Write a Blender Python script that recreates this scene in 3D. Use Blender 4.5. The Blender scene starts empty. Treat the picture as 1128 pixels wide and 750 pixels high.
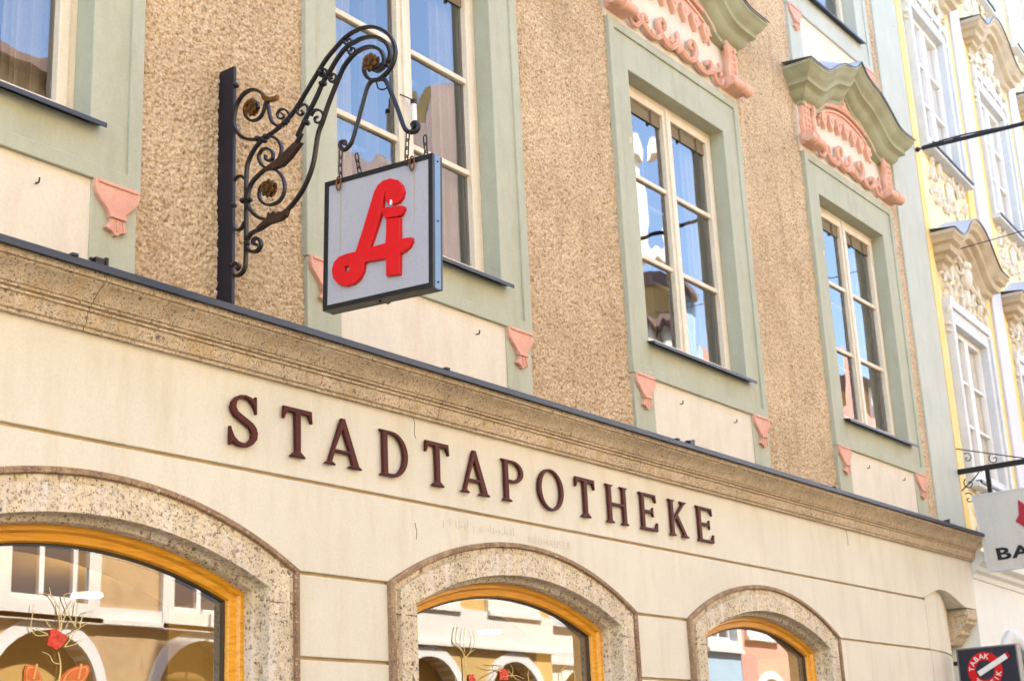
import bpy, bmesh, math, random
import numpy as np
from mathutils import Vector, Matrix, noise
from mathutils.geometry import tessellate_polygon
random.seed(7); np.random.seed(7)
scene = bpy.context.scene
COL = scene.collection
ZC = 1.7                      # height of the eye level used as v = 0
PI = math.pi
TR = {
 'scroll_ring': [(-0.1954, 2.5659), (-0.1841, 2.5927), (-0.1589, 2.6071), (-0.1309, 2.6008), (-0.1191, 2.5779), (-0.134, 2.5423), (-0.166, 2.5193), (-0.2021, 2.5204), (-0.225, 2.5436), (-0.2367, 2.578)],
 'arm_outer': [(-0.238, 2.5852), (-0.2117, 2.622), (-0.1653, 2.6514), (-0.1185, 2.6504), (-0.0851, 2.6277), (-0.0666, 2.5897), (-0.0603, 2.5452), (-0.0728, 2.5104), (-0.0999, 2.4764), (-0.1333, 2.4533), (-0.1795, 2.4364), (-0.2252, 2.4298), (-0.2641, 2.4352), (-0.3026, 2.4456), (-0.3409, 2.461), (-0.3791, 2.4837), (-0.4171, 2.5163), (-0.4927, 2.5909), (-0.5428, 2.6387), (-0.5863, 2.6685), (-0.6526, 2.7026), (-0.7124, 2.7112), (-0.771, 2.7018), (-0.8219, 2.6741), (-0.8592, 2.6391), (-0.8832, 2.5957), (-0.8894, 2.551), (-0.8744, 2.514), (-0.8421, 2.4881), (-0.7973, 2.4779), (-0.7594, 2.4977), (-0.7407, 2.5281), (-0.74, 2.5524)],
 'leaf_stem': [(-0.2412, 2.5841), (-0.2478, 2.5565), (-0.2589, 2.5073), (-0.2718, 2.479), (-0.2962, 2.4577), (-0.3282, 2.4461)],
 'curl': [(-0.3504, 2.453), (-0.3613, 2.4794), (-0.3411, 2.5085), (-0.3124, 2.5178), (-0.2976, 2.505), (-0.3059, 2.4847), (-0.327, 2.4795), (-0.3315, 2.49), (-0.3187, 2.5022)],
 'arm_middle': [(-0.7669, 2.5394), (-0.7983, 2.5137), (-0.8302, 2.5176), (-0.8561, 2.5362), (-0.8646, 2.5651), (-0.8517, 2.6016), (-0.8209, 2.6368), (-0.7764, 2.6592), (-0.7311, 2.669), (-0.6916, 2.6668), (-0.6585, 2.6622), (-0.6113, 2.6323), (-0.5704, 2.5918), (-0.5362, 2.5597), (-0.5042, 2.5124), (-0.4666, 2.4654), (-0.4351, 2.426), (-0.4036, 2.3817), (-0.4223, 2.3857), (-0.3972, 2.3542), (-0.3656, 2.3245), (-0.3214, 2.2985), (-0.2705, 2.2989), (-0.2384, 2.2975), (-0.2068, 2.2883), (-0.1647, 2.2651), (-0.1445, 2.2322), (-0.1397, 2.1885), (-0.1569, 2.1517), (-0.199, 2.1115), (-0.253, 2.086)],
 'arm_inner': [(-0.7732, 2.5356), (-0.8051, 2.53), (-0.8306, 2.5318), (-0.8351, 2.5541), (-0.8195, 2.589), (-0.7817, 2.6168), (-0.7366, 2.6263), (-0.6906, 2.6182), (-0.6438, 2.5883), (-0.6097, 2.5403), (-0.5649, 2.4678), (-0.5335, 2.4045), (-0.5072, 2.3543), (-0.4796, 2.2415), (-0.4298, 2.1598), (-0.3552, 2.104), (-0.2737, 2.0801), (-0.2101, 2.0635), (-0.1658, 2.0603), (-0.1407, 2.0417), (-0.1367, 2.0112), (-0.1579, 1.9868), (-0.1912, 1.9801), (-0.2119, 2.001), (-0.1977, 2.0266), (-0.1743, 2.0316), (-0.1711, 2.016), (-0.187, 2.0056)],
 'upright': [(-0.2576, 2.4262), (-0.2382, 2.4257), (-0.1992, 2.4152), (-0.1667, 2.3899), (-0.1406, 2.3526), (-0.133, 2.3147), (-0.1329, 2.3132), (-0.1307, 2.2685), (-0.1314, 2.1587), (-0.1321, 2.063), (-0.1311, 1.9685), (-0.1264, 1.9321), (-0.108, 1.9117), (-0.0785, 1.9096), (-0.0588, 1.9302), (-0.0619, 1.9546), (-0.0806, 1.9594), (-0.096, 1.9429), (-0.0825, 1.9331)],
 'spiral_upper': [(-0.2512, 2.4267), (-0.2737, 2.4182), (-0.3025, 2.3933), (-0.3184, 2.3586), (-0.3101, 2.3265), (-0.2833, 2.305), (-0.2481, 2.2981), (-0.2158, 2.3201), (-0.1982, 2.3553), (-0.2124, 2.381), (-0.2448, 2.3787), (-0.2705, 2.3574), (-0.2737, 2.3326), (-0.2545, 2.3259), (-0.2364, 2.3388), (-0.2351, 2.3552)],
 'spiral_lower': [(-0.2403, 2.2932), (-0.2695, 2.2871), (-0.3026, 2.2665), (-0.3312, 2.2231), (-0.3335, 2.1782), (-0.3065, 2.148), (-0.2571, 2.1454), (-0.2155, 2.1704), (-0.2004, 2.2034), (-0.2112, 2.2323), (-0.2404, 2.2418), (-0.2737, 2.2284)],
 'loop': [(-0.1237, 2.2899), (-0.1047, 2.3072), (-0.0745, 2.3075), (-0.0609, 2.2854), (-0.0609, 2.2041), (-0.0627, 2.1199), (-0.0809, 2.0925), (-0.1065, 2.094), (-0.1233, 2.1162)],
 'curl_a': [(-0.4591, 2.4579), (-0.4544, 2.4867), (-0.4326, 2.5012), (-0.4107, 2.4984), (-0.4011, 2.4816), (-0.4154, 2.462), (-0.433, 2.4653), (-0.4243, 2.479)],
 'curl_b': [(-0.4713, 2.4416), (-0.4912, 2.4574), (-0.5188, 2.4484), (-0.5356, 2.4234), (-0.5225, 2.4007), (-0.498, 2.406), (-0.4921, 2.4251), (-0.5075, 2.4275)],
 'curl_c': [(-0.5616, 2.5774), (-0.5516, 2.6033), (-0.5289, 2.612), (-0.5164, 2.5989), (-0.5285, 2.5827), (-0.5434, 2.5867), (-0.5361, 2.5986)],
 'curl_d': [(-0.5633, 2.5679), (-0.577, 2.5445), (-0.5952, 2.5438), (-0.6028, 2.5595), (-0.5878, 2.5745), (-0.5737, 2.5694), (-0.5815, 2.5568)],
 'curl_e': [(-0.6358, 2.6949), (-0.6553, 2.6715), (-0.6785, 2.6676), (-0.6775, 2.6844), (-0.6604, 2.6927), (-0.6589, 2.6812)],
 'curl_f': [(-0.6614, 2.6448), (-0.6762, 2.6205), (-0.6959, 2.6201), (-0.6976, 2.6374), (-0.6794, 2.6477), (-0.6765, 2.6356)],
 'hanger_left': [(-0.8026, 2.4791), (-0.7742, 2.4819), (-0.7532, 2.4633), (-0.7315, 2.4098), (-0.7027, 2.3385), (-0.6768, 2.2799), (-0.6558, 2.2597), (-0.635, 2.2547), (-0.617, 2.2736), (-0.6206, 2.2892), (-0.6405, 2.2844), (-0.6386, 2.2716)],
 'hanger_right': [(-0.8106, 2.4777), (-0.8385, 2.4629), (-0.8648, 2.406), (-0.8941, 2.3302), (-0.9192, 2.2567), (-0.9394, 2.2309), (-0.97, 2.2213), (-0.9859, 2.2344), (-0.9728, 2.256), (-0.958, 2.2523), (-0.9675, 2.2382)],
 'hook_wire': [(-0.7974, 2.4687), (-0.8041, 2.4449), (-0.8255, 2.4311), (-0.848, 2.4316)],
 'chain_la': [(-0.6308, 2.2526), (-0.6284, 2.2147), (-0.6252, 2.1759), (-0.631, 2.1345)],
 'chain_lb': [(-0.6498, 2.2495), (-0.6572, 2.2061), (-0.6662, 2.1638), (-0.6723, 2.1422)],
 'chain_ra': [(-0.9469, 2.2234), (-0.9422, 2.1783), (-0.9376, 2.1348), (-0.9358, 2.1046)],
 'chain_rb': [(-0.9723, 2.2206), (-0.9734, 2.188), (-0.9745, 2.1556), (-0.9743, 2.1301)],
 'leaf_top': [(-0.2083, 2.6308), (-0.2379, 2.6005), (-0.264, 2.5843), (-0.2899, 2.5808), (-0.3016, 2.5856), (-0.2964, 2.566), (-0.264, 2.5675), (-0.238, 2.574), (-0.2216, 2.5906)],
 'leaf_mid': [(-0.4283, 2.347), (-0.4034, 2.3474), (-0.3878, 2.3571), (-0.3658, 2.3466), (-0.35, 2.3391), (-0.331, 2.3301), (-0.3088, 2.322), (-0.2833, 2.3124), (-0.2384, 2.301), (-0.2384, 2.2911), (-0.2833, 2.2828), (-0.3277, 2.2819), (-0.3655, 2.3), (-0.3969, 2.3223)],
 'leaf_low': [(-0.3552, 2.0968), (-0.3308, 2.0973), (-0.3064, 2.104), (-0.2982, 2.0969), (-0.2819, 2.1139), (-0.2695, 2.1048), (-0.2571, 2.1145), (-0.2473, 2.0951), (-0.2241, 2.0857), (-0.195, 2.0714), (-0.1992, 2.0577), (-0.2324, 2.0708), (-0.2736, 2.0691), (-0.3226, 2.0683), (-0.347, 2.0803)],
 'ros': [(-0.159, 2.5778), (-0.7737, 2.5568), (-0.2529, 2.2139)],
 'studs': [(-0.0627, 2.2004), (-0.1141, 2.2034), (-0.1481, 2.199), (-0.1366, 2.0251), (-0.0585, 1.9555), (-0.1926, 2.4364), (-0.2382, 2.4307), (-0.2285, 2.4187), (-0.0708, 2.7028), (-0.3377, 2.457), (-0.5386, 2.553), (-0.5269, 2.6017), (-0.4506, 2.4211), (-0.5294, 2.5539), (-0.8431, 2.5248)],
 'pole': [(-0.0032, 2.781), (-0.0755, 2.7484), (-0.0654, 1.7937), (0.0036, 1.8207)],
}
EM= [(0.321, 0.387), (0.384, 0.537), (0.443, 0.692), (0.49, 0.812), (0.52, 0.853), (0.57, 0.878), (0.637, 0.88), (0.704, 0.851), (0.742, 0.806), (0.759, 0.753), (0.745, 0.708), (0.711, 0.68), (0.66, 0.672), (0.618, 0.689), (0.594, 0.72), (0.586, 0.764), (0.604, 0.783), (0.586, 0.781), (0.574, 0.735), (0.566, 0.667), (0.543, 0.598), (0.508, 0.513), (0.454, 0.392), (0.594, 0.397), (0.601, 0.486), (0.6, 0.581), (0.726, 0.562), (0.725, 0.453), (0.726, 0.393), (0.766, 0.4), (0.833, 0.391), (0.832, 0.361), (0.811, 0.326), (0.767, 0.302), (0.726, 0.291), (0.722, 0.139), (0.601, 0.148), (0.601, 0.282), (0.493, 0.285), (0.426, 0.292), (0.404, 0.281), (0.394, 0.225), (0.362, 0.177), (0.308, 0.147), (0.233, 0.142), (0.165, 0.168), (0.113, 0.224), (0.099, 0.287), (0.118, 0.347), (0.166, 0.379), (0.235, 0.388)]
EH= [(0.218, 0.284), (0.234, 0.297), (0.262, 0.289), (0.268, 0.269), (0.254, 0.25), (0.225, 0.25)]
EC= [(0.568, 0.657), (0.611, 0.665), (0.644, 0.657), (0.699, 0.653), (0.761, 0.641), (0.764, 0.618), (0.742, 0.58), (0.708, 0.572), (0.658, 0.579), (0.596, 0.58), (0.574, 0.614)]
EF= [(0.645, 0.71), (0.656, 0.708), (0.66, 0.685), (0.651, 0.668), (0.64, 0.678)]
TW_w1= [[(3.1118, 0.4186), (3.1166, 0.465), (3.1051, 0.5109)], [(3.1108, 0.5814), (3.113, 0.6109), (3.1002, 0.6514), (3.0661, 0.6904), (3.0198, 0.6975)], [(3.0661, 0.6904), (3.0589, 0.7182)], [(3.11, 0.5989), (3.1331, 0.6417), (3.1638, 0.6856)], [(3.1094, 0.5813), (3.1017, 0.622), (3.1025, 0.6764)], [(3.1717, 0.5936), (3.1448, 0.6247), (3.1361, 0.6538), (3.1178, 0.6882), (3.1265, 0.702), (3.1482, 0.7048)], [(3.1677, 0.6023), (3.1697, 0.6381), (3.1752, 0.6774)], [(3.1368, 0.5651), (3.1721, 0.5848), (3.1971, 0.601), (3.2261, 0.6147)], [(3.1862, 0.5974), (3.1936, 0.6277), (3.2062, 0.6435), (3.2431, 0.6537)], [(3.1299, 0.5296), (3.167, 0.5384), (3.1991, 0.5565)], [(3.1277, 0.5295), (3.1584, 0.5663), (3.1684, 0.5875)], [(3.062, 0.5641), (3.0168, 0.5605), (2.9961, 0.5836), (2.9982, 0.6213), (3.0003, 0.6593)], [(3.0598, 0.5669), (3.0334, 0.5742), (3.0085, 0.5843)], [(3.0698, 0.5908), (3.049, 0.61)], [(3.1287, 0.5824), (3.1362, 0.6064)], [(3.1126, 0.4735), (3.0876, 0.4783), (3.0688, 0.5007), (3.0418, 0.5093)]]
TW_w2= [[(5.2467, 0.4807), (5.2468, 0.5444), (5.2408, 0.5898), (5.2118, 0.6267), (5.1824, 0.6558), (5.1982, 0.714)], [(5.2233, 0.612), (5.1815, 0.6405), (5.1791, 0.6632)], [(5.2466, 0.5825), (5.2859, 0.6071), (5.3146, 0.6199)], [(5.2455, 0.6053), (5.2382, 0.6509), (5.2519, 0.7117)], [(5.2795, 0.6068), (5.3168, 0.6548), (5.3044, 0.7007)], [(5.3548, 0.4907), (5.4344, 0.5202), (5.5294, 0.5548), (5.3979, 0.5577)], [(5.527, 0.5233), (5.475, 0.5372), (5.4094, 0.5364), (5.3457, 0.548)], [(5.432, 0.4861), (5.4738, 0.5215), (5.4634, 0.5602)], [(5.5551, 0.54), (5.6065, 0.5062), (5.6601, 0.4927)], [(5.5796, 0.5093), (5.5957, 0.5414), (5.5772, 0.5644)], [(5.7155, 0.4943), (5.7115, 0.5294), (5.7353, 0.5623)], [(5.9889, 0.5023), (5.9867, 0.555), (6.0336, 0.5775)], [(6.094, 0.5053), (6.0911, 0.5503), (6.0634, 0.5744)], [(5.1723, 0.4785), (5.1775, 0.5042)], [(5.4992, 0.5067), (5.6074, 0.518), (5.6748, 0.5043)]]
FL1= [(3.0628, 0.5903), (3.0923, 0.595), (3.118, 0.5818), (3.1512, 0.5659), (3.1379, 0.5417), (3.1209, 0.5233), (3.0966, 0.5094), (3.0783, 0.5214), (3.0549, 0.5261), (3.0604, 0.5553), (3.0686, 0.5732)]
FL2= [(5.4822, 0.5452), (5.5358, 0.5511), (5.5747, 0.5328), (5.5647, 0.4899), (5.4846, 0.4876), (5.4931, 0.5144)]
FL3= [(5.2726, 0.4959), (5.3041, 0.4945), (5.3223, 0.4829), (5.2652, 0.4767)]
BF= [[(2.982, 0.4092), (2.9804, 0.4486), (2.9877, 0.4648), (3.0081, 0.4667), (3.0308, 0.455), (3.0482, 0.4281), (3.0526, 0.4112)],[(3.1142, 0.4129), (3.1251, 0.4363), (3.1492, 0.4574), (3.1919, 0.4724), (3.2284, 0.4761), (3.2378, 0.4635), (3.23, 0.4396), (3.2127, 0.4157)]]

# ---------------------------------------------------------------- materials
def new_mat(name):
    m = bpy.data.materials.new(name); m.use_nodes = True
    nt = m.node_tree; b = nt.nodes['Principled BSDF']
    return m, nt, b
def srgb(r, g, b):
    f = lambda c: (c/255/12.92) if c/255 <= .04045 else ((c/255+.055)/1.055)**2.4
    return (f(r), f(g), f(b), 1)
def N(nt, t, **kw):
    n = nt.nodes.new(t)
    for k, v in kw.items():
        if k in n.inputs: n.inputs[k].default_value = v
        else: setattr(n, k, v)
    return n
def ramp(nt, stops, src=None):
    n = nt.nodes.new('ShaderNodeValToRGB'); e = n.color_ramp.elements
    e[0].position, e[0].color = stops[0]; e[1].position, e[1].color = stops[-1]
    for p, c in stops[1:-1]:
        x = e.new(p); x.color = c
    if src: nt.links.new(src, n.inputs[0])
    return n
def mixc(nt, fac, a, b, mode='MIX'):
    n = nt.nodes.new('ShaderNodeMix'); n.data_type = 'RGBA'; n.blend_type = mode
    for i, v in ((0, fac), (6, a), (7, b)):
        if hasattr(v, 'links') or isinstance(v, bpy.types.NodeSocket): nt.links.new(v, n.inputs[i])
        else: n.inputs[i].default_value = v
    return n.outputs[2]
def mult(c, k): return (c[0]*k, c[1]*k, c[2]*k, 1)
def coords(nt, scale=(1, 1, 1)):
    tc = nt.nodes.new('ShaderNodeTexCoord'); mp = nt.nodes.new('ShaderNodeMapping')
    nt.links.new(tc.outputs['Object'], mp.inputs[0]); mp.inputs['Scale'].default_value = scale
    return mp.outputs[0]
def noise_n(nt, vec, scale, detail=6, rough=.6):
    n = N(nt, 'ShaderNodeTexNoise', Scale=scale, Detail=detail, Roughness=rough)
    nt.links.new(vec, n.inputs['Vector']); return n.outputs['Fac']
def bump(nt, b, h, strength=.3, dist=.005, prev=None):
    n = N(nt, 'ShaderNodeBump', Strength=strength, Distance=dist)
    nt.links.new(h, n.inputs['Height'])
    if prev: nt.links.new(prev, n.inputs['Normal'])
    nt.links.new(n.outputs[0], b.inputs['Normal']); return n.outputs[0]
def painted(name, col, var=.18, rough=.75, stain=None, stain_amt=.25, scale=3, bumpk=.25, streak=False, chips=None, metal=0):
    """paint or plaster with cloudy variation, drips, small blemishes"""
    m, nt, b = new_mat(name)
    v = coords(nt); n1 = noise_n(nt, v, scale, 8, .65)
    n1r = ramp(nt, [(.3, (0, 0, 0, 1)), (.7, (1, 1, 1, 1))], n1).outputs[0]
    c = mixc(nt, n1r, mult(col, 1-var), mult(col, 1+var*.45))
    fine = noise_n(nt, v, 90, 5, .7)
    fr = ramp(nt, [(.35, (.86, .86, .86, 1)), (.6, (1, 1, 1, 1))], fine).outputs[0]
    c = mixc(nt, .6, c, fr, 'MULTIPLY')
    if stain:
        vs = coords(nt, (3.6, 3.6, .8) if streak else (1.7, 1.7, 1.7))
        s = noise_n(nt, vs, 2.2, 7, .7)
        sr = ramp(nt, [(.48, (0, 0, 0, 1)), (.75, (1, 1, 1, 1))], s)
        mm = nt.nodes.new('ShaderNodeMath'); mm.operation = 'MULTIPLY'; mm.inputs[1].default_value = stain_amt
        nt.links.new(sr.outputs[0], mm.inputs[0]); c = mixc(nt, mm.outputs[0], c, stain)
    if chips:
        s = noise_n(nt, v, 9, 3, .5)
        sr = ramp(nt, [(.735, (0, 0, 0, 1)), (.745, (1, 1, 1, 1))], s)
        c = mixc(nt, sr.outputs[0], c, chips)
    nt.links.new(c, b.inputs['Base Color']); b.inputs['Roughness'].default_value = rough
    b.inputs['Metallic'].default_value = metal
    bump(nt, b, fine, bumpk, .003)
    return m

M = {}
M['plaster'] = painted('cream_plaster', srgb(222, 216, 197), .08, .9, srgb(190, 172, 134), .40, 1.3, .22, True)
M['panel'] = painted('apron_plaster', srgb(222, 212, 192), .08, .9, srgb(196, 170, 135), .35, 3, .2, True)
M['green'] = painted('green_plaster', srgb(178, 180, 158), .10, .85, srgb(136, 134, 100), .38, 3.5, .22, True, srgb(200, 180, 165))
M['greenpale'] = painted('pale_green_plaster', srgb(190, 194, 182), .10, .85, srgb(160, 158, 132), .35, 2.5, .22, True, srgb(165, 150, 135))
M['pink'] = painted('salmon_paint', srgb(222, 170, 148), .12, .8, srgb(190, 128, 104), .5, 10, .2)
M['terracotta'] = painted('terracotta', srgb(226, 176, 150), .14, .8, srgb(188, 112, 98), .4, 14, .4)
M['frame'] = painted('cream_window_paint', srgb(226, 214, 190), .08, .5, srgb(190, 165, 125), .45, 9, .12, True)
M['innerframe'] = painted('inner_window_paint', srgb(214, 202, 176), .08, .6)
M['lining'] = painted('window_lining', srgb(190, 174, 148), .1, .7)
M['corniceg'] = painted('grey_green_cornice', srgb(160, 160, 128), .14, .85, srgb(118, 108, 78), .55, 5, .3)
M['zinc'] = painted('dark_zinc', srgb(62, 68, 80), .15, .45, srgb(90, 88, 84), .3, 6, .1, metal=.35)
M['sheet'] = painted('light_zinc_sheet', srgb(196, 200, 208), .08, .5, srgb(120, 120, 118), .3, 4, .08, metal=.15)
M['iron'] = painted('wrought_iron_paint', srgb(15, 13, 17), .2, .38, srgb(62, 36, 30), .4, 30, .35)
M['polepaint'] = painted('iron_wall_bar_paint', srgb(14, 14, 30), .25, .5, srgb(52, 44, 52), .4, 20, .6)
M['gilt'] = painted('worn_gilding', srgb(124, 84, 30), .35, .45, srgb(34, 24, 20), .85, 60, .5, metal=.45)
M['rust'] = painted('rusty_gold_leaf', srgb(66, 42, 26), .3, .55, srgb(30, 20, 18), .7, 60, .5, metal=.3)
M['signface'] = painted('sign_face', srgb(166, 167, 174), .04, .42, srgb(190, 180, 160), .15, 4, .05, True)
M['signframe'] = painted('sign_frame_black', srgb(10, 10, 14), .1, .4)
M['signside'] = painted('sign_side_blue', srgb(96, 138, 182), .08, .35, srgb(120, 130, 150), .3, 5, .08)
M['red'] = painted('emblem_red', srgb(206, 22, 28), .05, .38, None, 0, 3, .05)
M['white'] = painted('white_paint', srgb(232, 230, 224), .05, .5)
M['oxblood'] = painted('oxblood_letter_enamel', srgb(82, 34, 26), .2, .45, srgb(64, 28, 28), .5, 20, .2)
M['wood'] = None
M['gasket'] = painted('dark_gasket', srgb(52, 44, 40), .1, .5)
M['yellow'] = painted('yellow_render', srgb(246, 230, 182), .08, .85, srgb(250, 232, 200), .5, 2.5, .2, True)
M['ochre'] = painted('ochre_render', srgb(242, 208, 128), .1, .85, srgb(248, 228, 190), .5, 5, .2)
M['paleblue'] = painted('pale_grey_pilaster', srgb(212, 214, 224), .06, .85, srgb(196, 190, 180), .3, 3, .2, True)
M['whitewall'] = painted('white_render', srgb(232, 232, 224), .05, .9, srgb(214, 208, 190), .35, 1.5, .2, True)
M['stuccowhite'] = painted('white_stucco_relief', srgb(232, 226, 212), .1, .85, srgb(176, 158, 134), .5, 12, .3)
M['beige_stone'] = painted('beige_cornice', srgb(196, 180, 152), .14, .85, srgb(140, 122, 96), .5, 6, .3)
M['greyframe'] = painted('grey_window_frame', srgb(206, 208, 208), .08, .6, srgb(160, 152, 140), .4, 6, .2)
M['copper_rim'] = painted('brown_metal_rim', srgb(92, 66, 56), .2, .5, None, 0, 6, .1, metal=.3)
M['bankface'] = painted('cream_sign_face', srgb(206, 202, 192), .05, .5, srgb(180, 174, 160), .5, 6, .1, True)
M['darkred'] = painted('crimson', srgb(170, 24, 50), .05, .45)
M['black'] = painted('black_paint', srgb(18, 18, 20), .1, .5)
M['navy'] = painted('navy_sign_face', srgb(22, 24, 46), .25, .4, srgb(90, 90, 84), .35, 14, .15, True)
M['cream'] = painted('branch_cream', srgb(224, 206, 140), .1, .6)
M['flowerred'] = painted('poppy_red', srgb(214, 64, 40), .2, .6, srgb(240, 120, 90), .5, 30, .1)
M['orange'] = painted('butterfly_orange', srgb(216, 112, 44), .15, .6)
M['orange2'] = painted('butterfly_pale_orange', srgb(232, 160, 96), .1, .6)
M['cablem'] = painted('cable_black', srgb(24, 28, 40), .1, .5)
M['steel'] = painted('galvanised_steel', srgb(130, 128, 124), .1, .5, metal=.6)
M['interior'] = painted('shop_interior_wall', srgb(190, 156, 96), .1, .9)
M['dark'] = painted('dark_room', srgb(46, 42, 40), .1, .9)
M['curtain'] = painted('gauze_curtain', srgb(222, 214, 200), .1, .9)
M['blind'] = painted('brown_blind', srgb(120, 106, 78), .1, .7)
M['asphalt'] = painted('asphalt', (.055, .055, .055, 1), .2, .9)
M['cobble'] = None
M['ghost'] = painted('faded_letter_mark', srgb(196, 180, 150), .1, .9, srgb(216, 204, 180), .8, 40)
M['pink_house'] = painted('pink_render', srgb(226, 160, 142), .06, .9, srgb(220, 180, 160), .3, 1)
M['yellow_house'] = painted('yellow_opposite_render', srgb(206, 172, 108), .06, .9)
M['brown_house'] = painted('roughcast_brown', srgb(196, 166, 126), .2, .95, srgb(120, 92, 64), .5, 12, .8)
M['blue_house'] = painted('pale_blue_render', srgb(176, 204, 220), .06, .9)
M['white_house'] = painted('white_opposite_render', srgb(230, 226, 214), .06, .9)
M['roof'] = painted('brown_roof_tiles', srgb(128, 104, 96), .3, .9, srgb(90, 78, 74), .5, 6)
M['gable_render'] = painted('grey_brown_gable_render', srgb(150, 132, 126), .2, .9, srgb(110, 96, 92), .5, 2)
M['arcadeochre'] = painted('arcade_ochre', srgb(196, 160, 96), .2, .9)  # ochre wall behind the arcade arches

def mk_wood():
    m, nt, b = new_mat('varnished_larch')
    v = coords(nt, (1.2, 18, 18)); n = noise_n(nt, v, 5, 8, .6)
    r = ramp(nt, [(.3, srgb(196, 128, 24)), (.5, srgb(224, 158, 32)), (.75, srgb(236, 178, 58))], n)
    nt.links.new(r.outputs[0], b.inputs['Base Color']); b.inputs['Roughness'].default_value = .35
    bump(nt, b, n, .1, .002); return m
M['wood'] = mk_wood()
M['oxblood'].node_tree.nodes['Principled BSDF'].inputs['Specular IOR Level'].default_value = .15
M['red'].node_tree.nodes['Principled BSDF'].inputs['Specular IOR Level'].default_value = .25
def mk_roughcast():
    m, nt, b = new_mat('roughcast_render')
    v = coords(nt)
    n = noise_n(nt, v, 85, 5, .8)
    r = ramp(nt, [(.32, srgb(114, 90, 64)), (.41, srgb(192, 166, 130)), (.55, srgb(218, 197, 165)), (.70, srgb(242, 228, 208))], n)
    vo = N(nt, 'ShaderNodeTexVoronoi', Scale=80, Randomness=1); nt.links.new(v, vo.inputs['Vector'])
    sep = nt.nodes.new('ShaderNodeSeparateColor'); nt.links.new(vo.outputs['Color'], sep.inputs[0])
    vr = ramp(nt, [(0, (.50, .42, .33, 1)), (.18, (.90, .87, .83, 1)), (1, (1.08, 1.07, 1.05, 1))], sep.outputs[0])
    c = mixc(nt, .75, r.outputs[0], vr.outputs[0], 'MULTIPLY')
    big = noise_n(nt, v, 1.6, 6, .65)
    br = ramp(nt, [(.32, (.80, .76, .72, 1)), (.5, (.95, .94, .93, 1)), (.68, (1.08, 1.08, 1.06, 1))], big)
    c = mixc(nt, .95, c, br.outputs[0], 'MULTIPLY')
    st = noise_n(nt, coords(nt, (5, 5, .7)), 2.0, 6, .7)
    sr = ramp(nt, [(.50, (1, 1, 1, 1)), (.72, (.74, .70, .66, 1))], st)
    c = mixc(nt, .8, c, sr.outputs[0], 'MULTIPLY')
    nt.links.new(c, b.inputs['Base Color']); b.inputs['Roughness'].default_value = .95
    n2 = noise_n(nt, v, 190, 4, .7)
    bump(nt, b, n2, .9, .006); return m
M['rough'] = mk_roughcast()
def mk_conglomerate(name, tint, pits=True, k=1.0):
    m, nt, b = new_mat(name)
    v = coords(nt)
    nz = N(nt, 'ShaderNodeTexNoise', Scale=14, Detail=3); nt.links.new(v, nz.inputs['Vector'])
    wv = mixc(nt, .035, v, nz.outputs['Color'])
    base = ramp(nt, [(.3, mult(tint, .78)), (.5, tint), (.72, mult(tint, 1.25))], noise_n(nt, v, 26, 8, .75)).outputs[0]
    c = base
    for sc, th, mx in ((26*k, .52, .33), (58*k, .42, .40), (120*k, .42, .44)):
        vo = N(nt, 'ShaderNodeTexVoronoi', Scale=sc); nt.links.new(wv, vo.inputs['Vector'])
        sep = nt.nodes.new('ShaderNodeSeparateColor'); nt.links.new(vo.outputs['Color'], sep.inputs[0])
        pc = ramp(nt, [(0, srgb(92, 84, 82)), (.25, srgb(142, 122, 98)), (.45, srgb(176, 150, 116)), (.6, srgb(116, 112, 116)), (.8, srgb(206, 190, 164)), (1, srgb(150, 124, 96))], sep.outputs[1])
        g = nt.nodes.new('ShaderNodeMath'); g.operation = 'GREATER_THAN'; g.inputs[1].default_value = th+.14; nt.links.new(sep.outputs[0], g.inputs[0])
        l = ramp(nt, [(mx-.06, (1, 1, 1, 1)), (mx, (0, 0, 0, 1))], vo.outputs['Distance'])
        mm = nt.nodes.new('ShaderNodeMath'); mm.operation = 'MULTIPLY'; nt.links.new(g.outputs[0], mm.inputs[0]); nt.links.new(l.outputs[0], mm.inputs[1])
        m2 = nt.nodes.new('ShaderNodeMath'); m2.operation = 'MULTIPLY'; nt.links.new(mm.outputs[0], m2.inputs[0]); m2.inputs[1].default_value = .86
        c = mixc(nt, m2.outputs[0], c, pc.outputs[0])
    tone = ramp(nt, [(.35, (.82, .80, .78, 1)), (.65, (1.08, 1.06, 1.04, 1))], noise_n(nt, v, 2.4, 4, .6))
    c = mixc(nt, .9, c, tone.outputs[0], 'MULTIPLY')
    vs = coords(nt, (5, 5, .8)); s = noise_n(nt, vs, 3, 6, .65)
    sr = ramp(nt, [(.50, (0, 0, 0, 1)), (.66, (.75, .75, .75, 1))], s)
    c = mixc(nt, sr.outputs[0], c, (srgb(226, 216, 204) if k < 1.1 else srgb(188, 162, 120)))
    pit = noise_n(nt, v, 75*k, 3, .5)
    pr = ramp(nt, [(.30, (.30, .23, .17, 1)), (.35, (1, 1, 1, 1))], pit)
    c = mixc(nt, .85, c, pr.outputs[0], 'MULTIPLY')
    nt.links.new(c, b.inputs['Base Color']); b.inputs['Roughness'].default_value = .9
    hb = ramp(nt, [(.30, (0, 0, 0, 1)), (.45, (1, 1, 1, 1))], pit)
    bump(nt, b, hb.outputs[0], .7, .006); return m
M['stone'] = mk_conglomerate('conglomerate_stone', srgb(214, 200, 170))
M['stonerim'] = mk_conglomerate('weathered_rim_stone', srgb(150, 120, 92), k=1.5)
M['jointbed'] = painted('sandy_joint_mortar', srgb(192, 166, 122), .2, .95, srgb(140, 112, 76), .6, 6)
M['stonec'] = mk_conglomerate('weathered_cornice_stone', srgb(206, 190, 164), k=1.7)
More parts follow.
